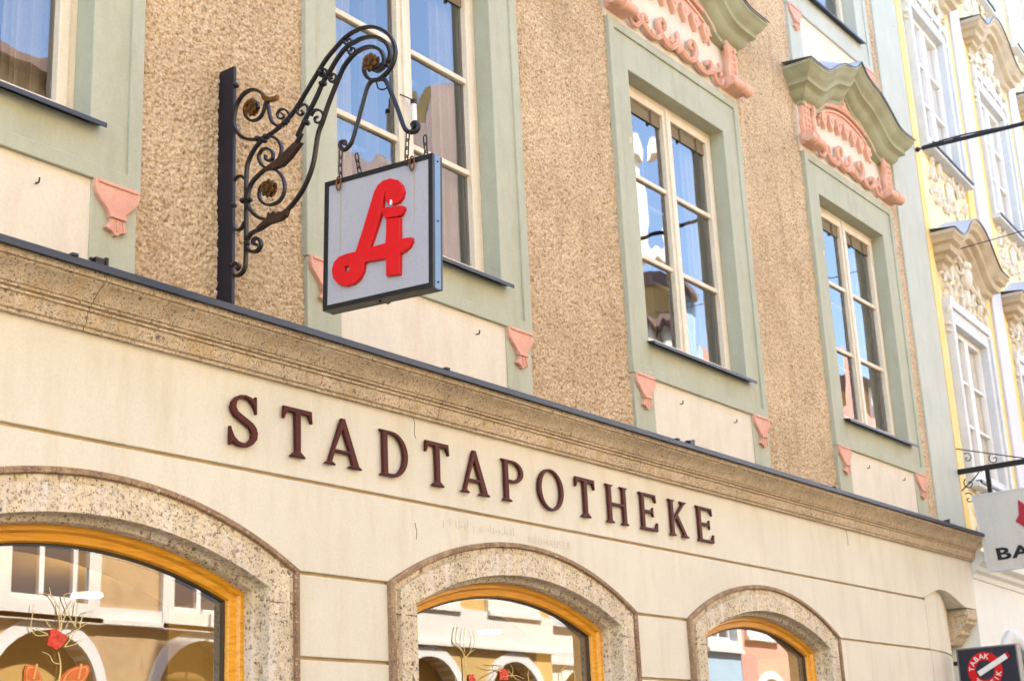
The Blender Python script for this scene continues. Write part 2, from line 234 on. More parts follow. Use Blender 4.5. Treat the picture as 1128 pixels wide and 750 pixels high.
def mk_glass(name, tint=(1, 1, 1, 1), ior=1.9, wave=.25, scale=3.0):
    m, nt, b = new_mat(name); nt.nodes.remove(b)
    out = [n for n in nt.nodes if n.type == 'OUTPUT_MATERIAL'][0]
    tr = N(nt, 'ShaderNodeBsdfTransparent'); tr.inputs[0].default_value = tint
    gl = N(nt, 'ShaderNodeBsdfGlossy', Roughness=.0); gl.inputs[0].default_value = (.98, .98, 1, 1)
    fr = N(nt, 'ShaderNodeFresnel', IOR=ior)
    v = coords(nt, (1, 1, .6)); n = noise_n(nt, v, scale, 2, .4)
    bp = N(nt, 'ShaderNodeBump', Strength=wave, Distance=.02); nt.links.new(n, bp.inputs['Height'])
    nt.links.new(bp.outputs[0], gl.inputs['Normal']); nt.links.new(bp.outputs[0], fr.inputs['Normal'])
    mx = nt.nodes.new('ShaderNodeMixShader'); nt.links.new(fr.outputs[0], mx.inputs[0])
    nt.links.new(tr.outputs[0], mx.inputs[1]); nt.links.new(gl.outputs[0], mx.inputs[2])
    nt.links.new(mx.outputs[0], out.inputs[0]); return m
M['glass'] = mk_glass('old_window_glass', (.92, .94, .95, 1), 2.5, .20, 2.4)
M['shopglass'] = mk_glass('shop_window_glass', (.85, .87, .85, 1), 2.7, .03, 1.4)
M['oppglass'] = painted('opposite_window_glass', srgb(70, 76, 86), .2, .06)
def mk_emit(name, col, s):
    m, nt, b = new_mat(name); b.inputs['Base Color'].default_value = col
    b.inputs['Emission Color'].default_value = col; b.inputs['Emission Strength'].default_value = s; return m
M['lampglow'] = mk_emit('lamp_glow', (1, .78, .45, 1), .3)
M['clearglass'] = mk_glass('clear_window_glass', (1, 1, 1, 1), 1.5, .03, 2.0)
def mk_cobble():
    m, nt, b = new_mat('granite_setts'); v = coords(nt)
    vo = N(nt, 'ShaderNodeTexVoronoi', Scale=9, feature='DISTANCE_TO_EDGE'); nt.links.new(v, vo.inputs['Vector'])
    r = ramp(nt, [(.02, srgb(60, 56, 50)), (.08, srgb(150, 142, 130))], vo.outputs['Distance'])
    c = mixc(nt, noise_n(nt, v, 3), r.outputs[0], srgb(120, 112, 104))
    nt.links.new(c, b.inputs['Base Color']); b.inputs['Roughness'].default_value = .85
    bump(nt, b, r.outputs[0], .5, .02); return m
M['cobble'] = mk_cobble()

# ---------------------------------------------------------------- geometry helpers
class MB:
    def __init__(s): s.v = []; s.f = []; s.m = []; s.mi = 0
    def add(s, vs, fs):
        k = len(s.v); s.v += [tuple(p) for p in vs]; s.f += [tuple(i+k for i in f) for f in fs]; s.m += [s.mi]*len(fs); return s
    def box(s, x0, x1, y0, y1, z0, z1):
        vs = [(x, y, z) for z in (z0, z1) for y in (y0, y1) for x in (x0, x1)]
        return s.add(vs, [(0, 2, 3, 1), (4, 5, 7, 6), (0, 1, 5, 4), (2, 6, 7, 3), (0, 4, 6, 2), (1, 3, 7, 5)])
    def prism(s, loops, a0, a1, fn=None):
        """2-D loops (outer first, then holes) extruded; default plane XZ, along Y from a0 (front) to a1"""
        fn = fn or (lambda p, q, a: (p, a, q))
        if not isinstance(loops[0][0], (tuple, list)): loops = [loops]
        fixed = []
        for i, l in enumerate(loops):
            ar = sum(l[j-1][0]*l[j][1]-l[j][0]*l[j-1][1] for j in range(len(l)))
            if (ar < 0) != (i > 0): l = l[::-1]
            fixed.append(l)
        flat = [p for l in fixed for p in l]; n = len(flat)
        tris = tessellate_polygon([[Vector((p[0], p[1], 0)) for p in l] for l in fixed])
        vs = [fn(p[0], p[1], a0) for p in flat]+[fn(p[0], p[1], a1) for p in flat]
        fs = []
        for t in tris:
            a, b, c = [flat[i] for i in t]
            if (b[0]-a[0])*(c[1]-a[1])-(b[1]-a[1])*(c[0]-a[0]) < 0: t = t[::-1]
            fs.append(tuple(t)); fs.append(tuple(i+n for i in t[::-1]))
        o = 0
        for l in fixed:
            m = len(l)
            for i in range(m):
                j = (i+1) % m; fs.append((o+i, o+i+n, o+j+n, o+j))
            o += m
        return s.add(vs, fs)
    def sheet(s, loop, y):
        tris = tessellate_polygon([[Vector((p[0], p[1], 0)) for p in loop]])
        fs = []
        for t in tris:
            a, b, c = [loop[i] for i in t]
            fs.append(tuple(t) if (b[0]-a[0])*(c[1]-a[1])-(b[1]-a[1])*(c[0]-a[0]) > 0 else tuple(t[::-1]))
        return s.add([(p[0], y, p[1]) for p in loop], fs)
    def loft(s, rows, close_u=False, close_v=False):
        k = len(s.v); nr = len(rows); nc = len(rows[0])
        for r in rows: s.v += [tuple(p) for p in r]
        for i in range(nr-(0 if close_v else 1)):
            for j in range(nc-(0 if close_u else 1)):
                a = i; b = (i+1) % nr; c = j; d = (j+1) % nc
                s.f.append((k+a*nc+c, k+a*nc+d, k+b*nc+d, k+b*nc+c)); s.m.append(s.mi)
        return s
    def cap(s, pts):
        k = len(s.v); s.v += [tuple(p) for p in pts]; s.f.append(tuple(range(k, k+len(pts)))); s.m.append(s.mi); return s
    def sweep(s, path, prof, taper=None, up=None, closed=False):
        """sweep a closed 2-D section along a 3-D path; section u = in plane (binormal x tangent), w = 'up' axis"""
        P = [Vector(p) for p in path]; n = len(P); rows = []
        up = Vector(up) if up else None; last = None
        for i in range(n):
            t = (P[(i+1) % n]-P[i-1]) if closed else (P[min(i+1, n-1)]-P[max(i-1, 0)])
            if t.length < 1e-9: t = Vector((0, 0, 1))
            t.normalize()
            if up: u = up.copy()
            else:
                u = last if last else (Vector((0, 0, 1)) if abs(t.z) < .9 else Vector((1, 0, 0)))
            u = (u-t*u.dot(t)).normalized(); last = u; w = t.cross(u)
            k = taper(i/(n-1)) if taper else 1
            rows.append([P[i]+w*a*k+u*b*k for a, b in prof])
        s.loft(rows, close_u=True, close_v=closed)
        if not closed: s.cap(rows[0][::-1]); s.cap(rows[-1])
        return s
    def tube(s, path, r, n=8, taper=None, closed=False):
        return s.sweep(path, [(r*math.cos(2*PI*i/n), r*math.sin(2*PI*i/n)) for i in range(n)], taper, None, closed)
    def ribbon(s, path, w, taper=None):
        return s.sweep(path, [(-w, -.006), (-w, w*1.1), (-w*.45, w*1.6), (0, w*1.15), (w*.45, w*1.6), (w, w*1.1), (w, -.006)], taper, up=(0, -1, 0))
    def ball(s, c, r, sx=1, sy=1, sz=1, n=10):
        rows = []
        for i in range(n+1):
            th = PI*i/n
            rows.append([(c[0]+r*sx*math.sin(th)*math.cos(2*PI*j/n), c[1]+r*sy*math.sin(th)*math.sin(2*PI*j/n), c[2]+r*sz*math.cos(th)) for j in range(n)])
        return s.loft(rows, close_u=True)
    def cyl(s, a, b, r, n=12): return s.tube([a, b], r, n)
def cr(pts, k=6):
    """Catmull-Rom through points"""
    P = [Vector(p) for p in pts]; out = []
    for i in range(len(P)-1):
        p0 = P[max(i-1, 0)]; p1 = P[i]; p2 = P[i+1]; p3 = P[min(i+2, len(P)-1)]
        for j in range(k):
            t = j/k; out.append(.5*((2*p1)+(-p0+p2)*t+(2*p0-5*p1+4*p2-p3)*t*t+(-p0+3*p1-3*p2+p3)*t**3))
    out.append(P[-1]); return out
ORG = {}
def obj(name, mb, mat, parent=None, loc=None, bevel=0, smooth=False, flip=False, keep=False):
    me = bpy.data.meshes.new(name); me.from_pydata([tuple(v) for v in mb.v], [], mb.f)
    mats = mat if isinstance(mat, (list, tuple)) else [mat]
    for x in mats: me.materials.append(M[x] if isinstance(x, str) else x)
    if len(mats) > 1: me.polygons.foreach_set('material_index', mb.m)
    bm = bmesh.new(); bm.from_mesh(me); 
    if not keep: bmesh.ops.recalc_face_normals(bm, faces=bm.faces)
    if flip: bmesh.ops.reverse_faces(bm, faces=bm.faces)
    bm.to_mesh(me); bm.free()
    if smooth:
        me.polygons.foreach_set('use_smooth', [True]*len(me.polygons))
        me.set_sharp_from_angle(angle=math.radians(42))
    o = bpy.data.objects.new(name, me); COL.objects.link(o)
    if loc is None:
        loc = Vector((0, 0, ZC))
        if parent is not None and parent.name in ORG: loc = loc-ORG[parent.name]
        elif parent is not None and parent.type == 'MESH': loc = Vector((0, 0, 0))
    o.location = loc
    if parent is not None: o.parent = parent
    if bevel:
        b = o.modifiers.new('bevel', 'BEVEL'); b.width = bevel; b.segments = 2; b.limit_method = 'ANGLE'; b.angle_limit = math.radians(40); b.harden_normals = False
    return o
def thing(name, label, cat, loc=(0, 0, 0), rot=0, group=None, track=True):
    o = bpy.data.objects.new(name, None); COL.objects.link(o); o.location = loc; o.rotation_euler = (0, 0, rot)
    o.empty_display_size = .2; o['label'] = label; o['category'] = cat
    if group: o['group'] = group
    ORG[o.name] = Vector(loc) if track else Vector((0, 0, 0))
    return o
def tag(o, label, cat, group=None):
    o['label'] = label; o['category'] = cat
    if group: o['group'] = group
    return o
def struct(o): o['kind'] = 'structure'; return o
def copy_tree(o, parent, loc):
    c = o.copy(); COL.objects.link(c); c.parent = parent; c.location = loc
    for ch in list(o.children):
        d = ch.copy(); COL.objects.link(d); d.parent = c
        for g in list(ch.children):
            e = g.copy(); COL.objects.link(e); e.parent = d
    return c
def arc3(x0, x1, zs, zc, n=28):
    """segmental arc from (x0,zs) over crown zc to (x1,zs)"""
    h = (x1-x0)/2; r = (h*h+(zc-zs)**2)/(2*(zc-zs)); cx = (x0+x1)/2; cz = zc-r; a = math.asin(h/r)
    return [(cx+r*math.sin(-a+2*a*i/n), cz+r*math.cos(-a+2*a*i/n)) for i in range(n+1)]
def text_mesh(txt, size, extrude=0, offset=0, spacing=1):
    c = bpy.data.curves.new('text', 'FONT'); c.body = txt; c.size = size; c.extrude = extrude; c.offset = offset; c.space_character = spacing
    c.align_x = 'LEFT'
    o = bpy.data.objects.new('text', c); COL.objects.link(o)
    me = bpy.data.meshes.new_from_object(o.evaluated_get(bpy.context.evaluated_depsgraph_get()))
    vs = [v.co.copy() for v in me.vertices]; fs = [tuple(p.vertices) for p in me.polygons]
    bpy.data.objects.remove(o); bpy.data.curves.remove(c); bpy.data.meshes.remove(me)
    return vs, fs
# ================================================================ the pharmacy house
bld = thing('pharmacy_building', 'beige roughcast town house with pale green window surrounds and cream shop front', 'building')
GROOVES = [1.2, .842, .524, .205]; G = .0065
ARCHC = [3.14, 5.545, 7.95]
def arch_outline(cx, o=0, base=-1.3, n=28):
    hw = .93-o; crown = 1.082-.92*o; sh = .842-.48*o
    return [(cx-hw, base)]+arc3(cx-hw, cx+hw, sh, crown, n)+[(cx+hw, base)]
# --- cream ground floor front in courses with sunk grooves
w = MB()
XL, XR = -2.5, 10.45
XE = 11.51
# frieze band, with an arched lower edge at the corner
corner_arc = [(10.443, 1.2), (10.50, 1.225), (10.60, 1.256), (10.70, 1.28), (10.80, 1.292), (10.90, 1.29), (11.0, 1.271), (11.1, 1.243), (11.2, 1.212), (11.27, 1.196), (XE, 1.193)]
w.prism([(XL, 1.2+G), (10.42, 1.2+G)]+corner_arc[1:]+[(XE, 1.57), (XL, 1.57)], 0, .06)
# course with the arch heads
pts = [(XL, .842+G)]
for c in ARCHC:
    a = [p for p in arc3(c-.93, c+.93, .842, 1.082) if p[1] > .842+G]
    pts += [(c-.93-.0005, .842+G)]+a+[(c+.93+.0005, .842+G)]
pts += [(XR, .842+G), (XR, 1.2-G), (XL, 1.2-G)]
w.prism(pts, 0, .06)
edges = [XL]+[x for c in ARCHC for x in (c-.93, c+.93)]+[XR]
for hi, lo in ((.842, .524), (.524, .205), (.205, -1.62)):
    for i in range(0, len(edges), 2): w.prism([(edges[i], lo+G), (edges[i+1], lo+G), (edges[i+1], hi-G), (edges[i], hi-G)], 0, .06)
# sunk back of the grooves
bk = [(XL, -1.68), (XR+.02, -1.68), (XR+.02, 1.25), (XL, 1.25)]
w_b = MB(); w_b.prism([bk]+[arch_outline(c, .02, -1.5) for c in ARCHC], .013, .05)
obj('wall', w, 'plaster', bld, bevel=.004); obj('joint_bed', w_b, 'jointbed', bld)
# --- rounded set-back corner
rc = MB()
th = [math.radians(25*i/14) for i in range(15)]
arcp = [(10.45+2.5*math.sin(t), 2.5*(1-math.cos(t))+.016*min(1, t/math.radians(3.5))) for t in th]
for hi, lo in ((1.5, .842), (.842, .524), (.524, .205), (.205, -1.68)):
    a, b = lo+G, hi-G
    rc.loft([[(x, y, b) for x, y in arcp], [(x, y, a) for x, y in arcp]])
    rc.loft([[(x, y, a) for x, y in arcp], [(x+.006, y+.014, a) for x, y in arcp], [(x+.006, y+.014, a-2*G) for x, y in arcp], [(x, y, a-2*G) for x, y in arcp]])
ex, ey = arcp[-1]
rc.add([(ex, ey, -1.7), (ex, 12, -1.7), (ex, 12, 1.5), (ex, ey, 1.5)], [(0, 1, 2, 3)])
obj('corner_wall', rc, 'plaster', bld, smooth=True)
# side return above the corner, soffit comes from the frieze thickness
sr_ = MB(); sr_.box(11.44, XE, .06, .4, 1.193, 1.57); sr_.box(10.44, 11.44, .06, .4, 1.45, 1.57)
# arched soffit
rows = [[(x, .06, z) for x, z in corner_arc], [(x, .5, z) for x, z in corner_arc]]
sr_.loft(rows)
obj('corner_soffit', sr_, 'plaster', bld)
# stepped corbel under the corner
cb = MB()
prof = [(.26, 1.19), (.0, 1.19), (.0, 1.115), (.02, 1.10), (.02, 1.08), (.05, 1.06), (.075, 1.03), (.075, 1.005), (.11, .985), (.13, .955), (.15, .93), (.19, .925), (.26, .95)]
cb.prism(prof, 11.30, 11.50, lambda p, q, a: (a, p, q))
cb.prism([(.26, 1.17), (.012, 1.17), (.012, 1.14), (.26, 1.14)], 11.285, 11.507, lambda p, q, a: (a, p, q))
obj('corbel', cb, 'stonec', bld, bevel=.006)
# --- stone cornice
cn = MB()
prof = [(0, 1.566), (-.020, 1.566), (-.020, 1.576), (-.030, 1.580), (-.036, 1.600), (-.040, 1.622), (-.040, 1.628), (-.050, 1.628), (-.050, 1.636), (-.044, 1.640), (-.058, 1.643), (-.058, 1.652), (-.066, 1.653), (-.072, 1.664), (-.086, 1.680), (-.104, 1.696), (-.122, 1.706), (-.122, 1.714), (-.134, 1.714), (-.134, 1.738), (0, 1.738)]
XC0 = -2.5
seams = [XC0, -.7, 1.25, 3.05, 4.93, 6.9, 8.8, 10.4, 11.60]
for i in range(len(seams)-1):
    a = seams[i]+.0012; b = seams[i+1]-.0012
    last = i == len(seams)-2
    nseg = max(6, int((b-a)/.05))
    rows = []
    for p, q in prof:
        e = (XE+(-p) if last else b)
        row = []
        for j in range(nseg+1):
            x = a+(e-a)*j/nseg
            d = .0022*noise.noise(Vector((x*9, q*40, 3))) if 0 < j < nseg and p < -.001 else 0
            row.append((x, p+d, q+d*.5))
        rows.append(row)
    cn.loft(rows)
    if last:
        cn.loft([[(XE-p, p, q) for p, q in prof], [(XE-p, .3, q) for p, q in prof]])
obj('cornice', cn, 'stonec', bld, smooth=True)
fl = MB()
XF = 11.655
fl.prism([(.03, 1.795), (.03, 1.80), (-.15, 1.762), (-.158, 1.756), (-.158, 1.732), (-.152, 1.732), (-.150, 1.752)], XC0, XF, lambda p, q, a: (a, p, q))
for x in (-1.0, .95, 2.9, 4.85, 6.8, 8.75, 10.7): fl.box(x-.012, x+.012, -.163, .0, 1.758, 1.768)
obj('flashing', fl, 'zinc', bld, bevel=.0015)
for x in (3.02, 6.99, 10.78):
    c = MB(); c.box(x-.018, x+.018, -.135, -.10, 1.768, 1.79); c.cyl((x-.03, -.12, 1.782), (x+.03, -.12, 1.787), .007, 6); c.box(x+.028, x+.04, -.13, -.11, 1.768, 1.80)
    obj('clamp', c, 'iron', bld, bevel=.001)
# --- roughcast upper wall: real grains where the camera is near, coarser above
def hash2(i, j, k):
    h = (i*374761393+j*668265263+k*974634777) & 0x7fffffff
    h = (h ^ (h >> 13))*1274126177 & 0x7fffffff
    return ((h ^ (h >> 16)) & 0xffff)/65535.0
def grains(x, z, cell, seed):
    cx = np.floor(x/cell).astype(np.int64); cz = np.floor(z/cell).astype(np.int64); best = np.zeros_like(x)
    for di in (-1, 0, 1):
        for dj in (-1, 0, 1):
            i = cx+di; j = cz+dj
            px = (i+hash2(i, j, seed))*cell; pz = (j+hash2(i, j, seed+1))*cell
            r = cell*(.45+.5*hash2(i, j, seed+2)); hh = .35+.65*hash2(i, j, seed+3)
            d2 = ((x-px)**2+(z-pz)**2)/(r*r)
            best = np.maximum(best, hh*np.sqrt(np.clip(1-d2, 0, 1)))
    return best
def roughpatch(x0, x1, z0, z1, step):
    nx = max(2, int((x1-x0)/step)); nz = max(2, int((z1-z0)/step))
    X, Z = np.meshgrid(np.linspace(x0, x1, nx+1), np.linspace(z0, z1, nz+1))
    h = .0095*grains(X, Z, .0165, 11)+.0055*grains(X+5, Z+3, .009, 23)
    h += .004*np.sin(X*7+Z*3)*np.sin(Z*5-X*2)
    Y = .024-h
    v = np.stack([X.ravel(), Y.ravel(), Z.ravel()], 1)
    idx = np.arange((nx+1)*(nz+1)).reshape(nz+1, nx+1)
    f = np.stack([idx[:-1, :-1].ravel(), idx[:-1, 1:].ravel(), idx[1:, 1:].ravel(), idx[1:, :-1].ravel()], 1)
    return v, f
WINX = [1.72, 4.147, 6.64, 9.195]     # left outer edges of the window bays
WW = 1.56
patches = [(-2.5, 1.72, 1.76, 8.6, .03), (3.275, 4.155, 1.76, 4.3, .0036), (5.70, 6.645, 1.76, 4.6, .0048), (8.195, 9.20, 1.76, 6.0, .0065), (10.75, 10.955, 1.76, 8.6, .009),
           (3.275, 4.155, 4.3, 8.6, .02), (5.70, 6.645, 4.6, 8.6, .014), (8.195, 9.20, 6.0, 8.6, .02)]
for x in WINX: patches += [(x, x+WW, 4.27, 5.0, .012 if x > 6 else .02), (x, x+WW, 7.4, 8.6, .03)]
V = []; F = []; off = 0
for p in patches:
    v, f = roughpatch(*p); V.append(v); F.append(f+off); off += len(v)
V = np.concatenate(V); F = np.concatenate(F)
me = bpy.data.meshes.new('roughcast_wall'); me.vertices.add(len(V)); me.vertices.foreach_set('co', V.ravel())
me.loops.add(F.size); me.loops.foreach_set('vertex_index', F.ravel().astype(np.int32))
me.polygons.add(len(F)); me.polygons.foreach_set('loop_start', np.arange(0, F.size, 4, dtype=np.int32)); me.update(calc_edges=True); me.validate()
me.materials.append(M['rough']); me.polygons.foreach_set('use_smooth', [True]*len(F))
o = bpy.data.objects.new('roughcast_wall', me); COL.objects.link(o); o.parent = bld; o.location = (0, 0, ZC)
# solid core behind the facade with roof (shades the street)
core = MB()
core.box(-2.5, 11.50, .55, 11, 1.6, 8.6)
for a, b in ((-2.5, 1.72+.2), (3.08, 4.147+.2), (5.5, 6.84), (8.0, 9.39), (10.55, 11.5)): core.box(a, b, .03, .55, 1.6, 8.6)
for z0, z1 in ((1.6, 2.3), (4.02, 5.62), (7.34, 8.6)): core.box(-2.5, 11.5, .032, .55, z0, z1)
core.box(-2.5, -2.4, .1, 11, -1.7, 1.6); core.box(-2.5, 11.45, 10.9, 11, -1.7, 1.6)
obj('core_wall', core, 'dark', bld)
rf = MB(); rf.prism([(-.45, 8.55), (-.45, 8.75), (5.5, 12.2), (11.4, 8.75), (11.4, 8.55)], -2.7, 11.6, lambda p, q, a: (a, p, q))
obj('roof', rf, 'roof', bld)
# --- pale green corner strip
cs = MB(); cs.box(10.947, XE, 0, .4, 1.76, 8.6)
obj('corner_strip', cs, 'greenpale', bld, bevel=.006)

# ---------------------------------------------------------------- windows (parts of the house)
def ring(mb, x0, x1, z0, z1, i0, i1, j0, j1, y0, y1):
    mb.prism([[(x0, z0), (x1, z0), (x1, z1), (x0, z1)], [(i0, j0), (i1, j0), (i1, j1), (i0, j1)]], y0, y1)
OX0, OX1, OZ0, OZ1 = .197, 1.34, .205, 1.868      # opening in window-local coordinates (z from the outer frame bottom 2.137)
HT = 2.14
def make_window(px, v0, green, detail=True):
    L = Vector((px, 0, ZC+v0))-ORG[bld.name]
    s = MB()
    ring(s, 0, WW, 0, HT, OX0, OX1, OZ0, OZ1, -.002, .10)
    # raised outer fillet
    ring(s, -.004, WW+.004, -.004, HT+.004, .055, WW-.055, .055, HT-.055, -.014, .05)
    w_ = obj('window', s, green, bld, loc=L, bevel=.004)
    c = MB()
    ring(c, OX0-.02, OX1+.02, OZ0-.02, OZ1+.02, OX0+.035, OX1-.035, OZ0+.035, OZ1-.035, .10, .16)
    xm = (OX0+OX1)/2
    # two casements with stiles and two glazing bars each
    for a, b, in ((OX0+.035, xm-.004), (xm+.004, OX1-.035)):
        ring(c, a, b, OZ0+.035, OZ1-.035, a+.046, b-.046, OZ0+.085, OZ1-.085, .088, .135)
        hh = (OZ1-OZ0-.17)
        for k in (1, 2):
            z = OZ0+.085+hh*k/3
            c.prism([(a+.044, z-.014), (b-.044, z-.014), (b-.044, z+.014), (a+.044, z+.014)], .100, .132)
    c.box(xm-.022, xm+.022, .076, .10, OZ0+.03, OZ1-.03)   # cover strip on the meeting stiles
    obj('casement', c, 'frame', w_, bevel=.004)
    g = MB()
    for a, b in ((OX0+.081, xm-.05), (xm+.05, OX1-.081)):
        for k in range(3):
            za = OZ0+.085+hh*k/3; zb = za+hh/3
            t = random.uniform(-.0016, .0016); u = random.uniform(-.0016, .0016)
            g.add([(a-.01, .119+t, za), (b+.01, .119-t, za), (b+.01, .119-t+u, zb), (a-.01, .119+t+u, zb)], [(0, 1, 2, 3)])
    obj('glass_pane', g, 'glass', w_, keep=True)
    l = MB()
    ring(l, OX0-.05, OX1+.05, OZ0-.05, OZ1+.05, OX0-.02, OX1+.02, OZ0-.02, OZ1+.02, .16, .42)
    obj('lining', l, 'lining', w_)
    n = MB()
    ring(n, OX0-.03, OX1+.03, OZ0-.03, OZ1+.03, OX0+.05, OX1-.05, OZ0+.05, OZ1-.05, .30, .34)
    n.box(xm-.045, xm+.045, .30, .34, OZ0, OZ1)
    for k in (1, 2):
        z = OZ0+.085+hh*k/3; n.box(OX0+.04, xm-.04, .305, .335, z-.012, z+.012); n.box(xm+.04, OX1-.04, .305, .335, z-.012, z+.012)
    obj('inner_casement', n, 'innerframe', w_, bevel=.003)
    bl = MB(); bl.box(OX0+.078, OX1-.078, .110, .1165, OZ1-.165, OZ1-.08)
    for x in (.30, .60, .95, 1.15): bl.box(x, x+.011, .098, .112, OZ1-.175, OZ1-.075)
    obj('head_strip', bl, 'blind', w_)
    cu = MB()
    for a, b, sg in ((OX0+.02, OX0+.30, 1), (OX1-.24, OX1-.02, -1)):
        rows = []
        for z in (OZ0+.02, OZ0+.5, OZ0+1.0, OZ1-.06):
            rows.append([(a+(b-a)*i/40, .20+.015*math.sin(i*1.1)+.006*math.sin(i*2.7), z) for i in range(41)])
        cu.loft(rows)
    obj('curtain', cu, 'curtain', w_, smooth=True)
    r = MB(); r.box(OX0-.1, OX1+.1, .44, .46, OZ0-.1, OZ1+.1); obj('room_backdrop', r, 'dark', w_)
    sl = MB(); sl.prism([(.10, OZ0+.028), (.10, OZ0+.022), (-.045, OZ0-.002), (-.052, OZ0-.004), (-.052, OZ0-.022), (-.047, OZ0-.022), (-.045, OZ0-.010)], OX0-.02, OX1+.035, lambda p, q, a: (a, p, q))
    obj('window_ledge', sl, 'zinc', w_, bevel=.0015)
    return w_
def make_apron(px, v0, green, h=.40, hooks=True):
    """plaster panel below a window between two green strips with pink pendants; local z runs down from 0"""
    L = Vector((px, 0, ZC+v0))-ORG[bld.name]
    p = MB(); p.box(.205, 1.36, .004, .05, -h, .0); a_ = obj('apron', p, 'panel', bld, loc=L)
    for x in (.005, 1.355):
        s = MB(); s.box(x, x+.20, -.004, .05, -h, 0); obj('apron_strip', s, green, a_, bevel=.003)
    hwp = [(0, .098), (-.03, .099), (-.055, .09), (-.08, .068), (-.10, .046), (-.118, .032), (-.128, .034), (-.136, .026), (-.146, .028), (-.165, .044), (-.172, .048), (-.178, .030), (-.184, .012), (-.194, .006)]
    poly = [(x, z) for z, x in hwp]+[(-x, z) for z, x in hwp[::-1]]
    for x in (.105, 1.455):
        d = MB(); d.prism([(x+q[0], q[1]-.002) for q in poly], -.024, -.003)
        d.prism([(x-.040, -.117), (x+.040, -.117), (x+.036, -.136), (x-.036, -.136)], -.034, -.022)
        for q in (-.022, 0, .022): d.prism([(x+q-.004, -.137), (x+q+.004, -.137), (x+q*1.5+.005, -.182), (x+q*1.5-.005, -.182)], -.029, -.022)
        d.prism([(x-.090, -.004), (x+.090, -.004), (x+.088, -.018), (x-.088, -.018)], -.030, -.022)
        obj('pendant', d, 'pink', a_, bevel=.005)
    if hooks:
        for x in (.50, 1.13):
            k = MB(); k.tube(cr([(x, .006, -.09), (x, -.010, -.091), (x, -.015, -.088), (x, -.016, -.074)], 4), .0032, 6); obj('hook', k, 'rust', a_, smooth=True)
    return a_
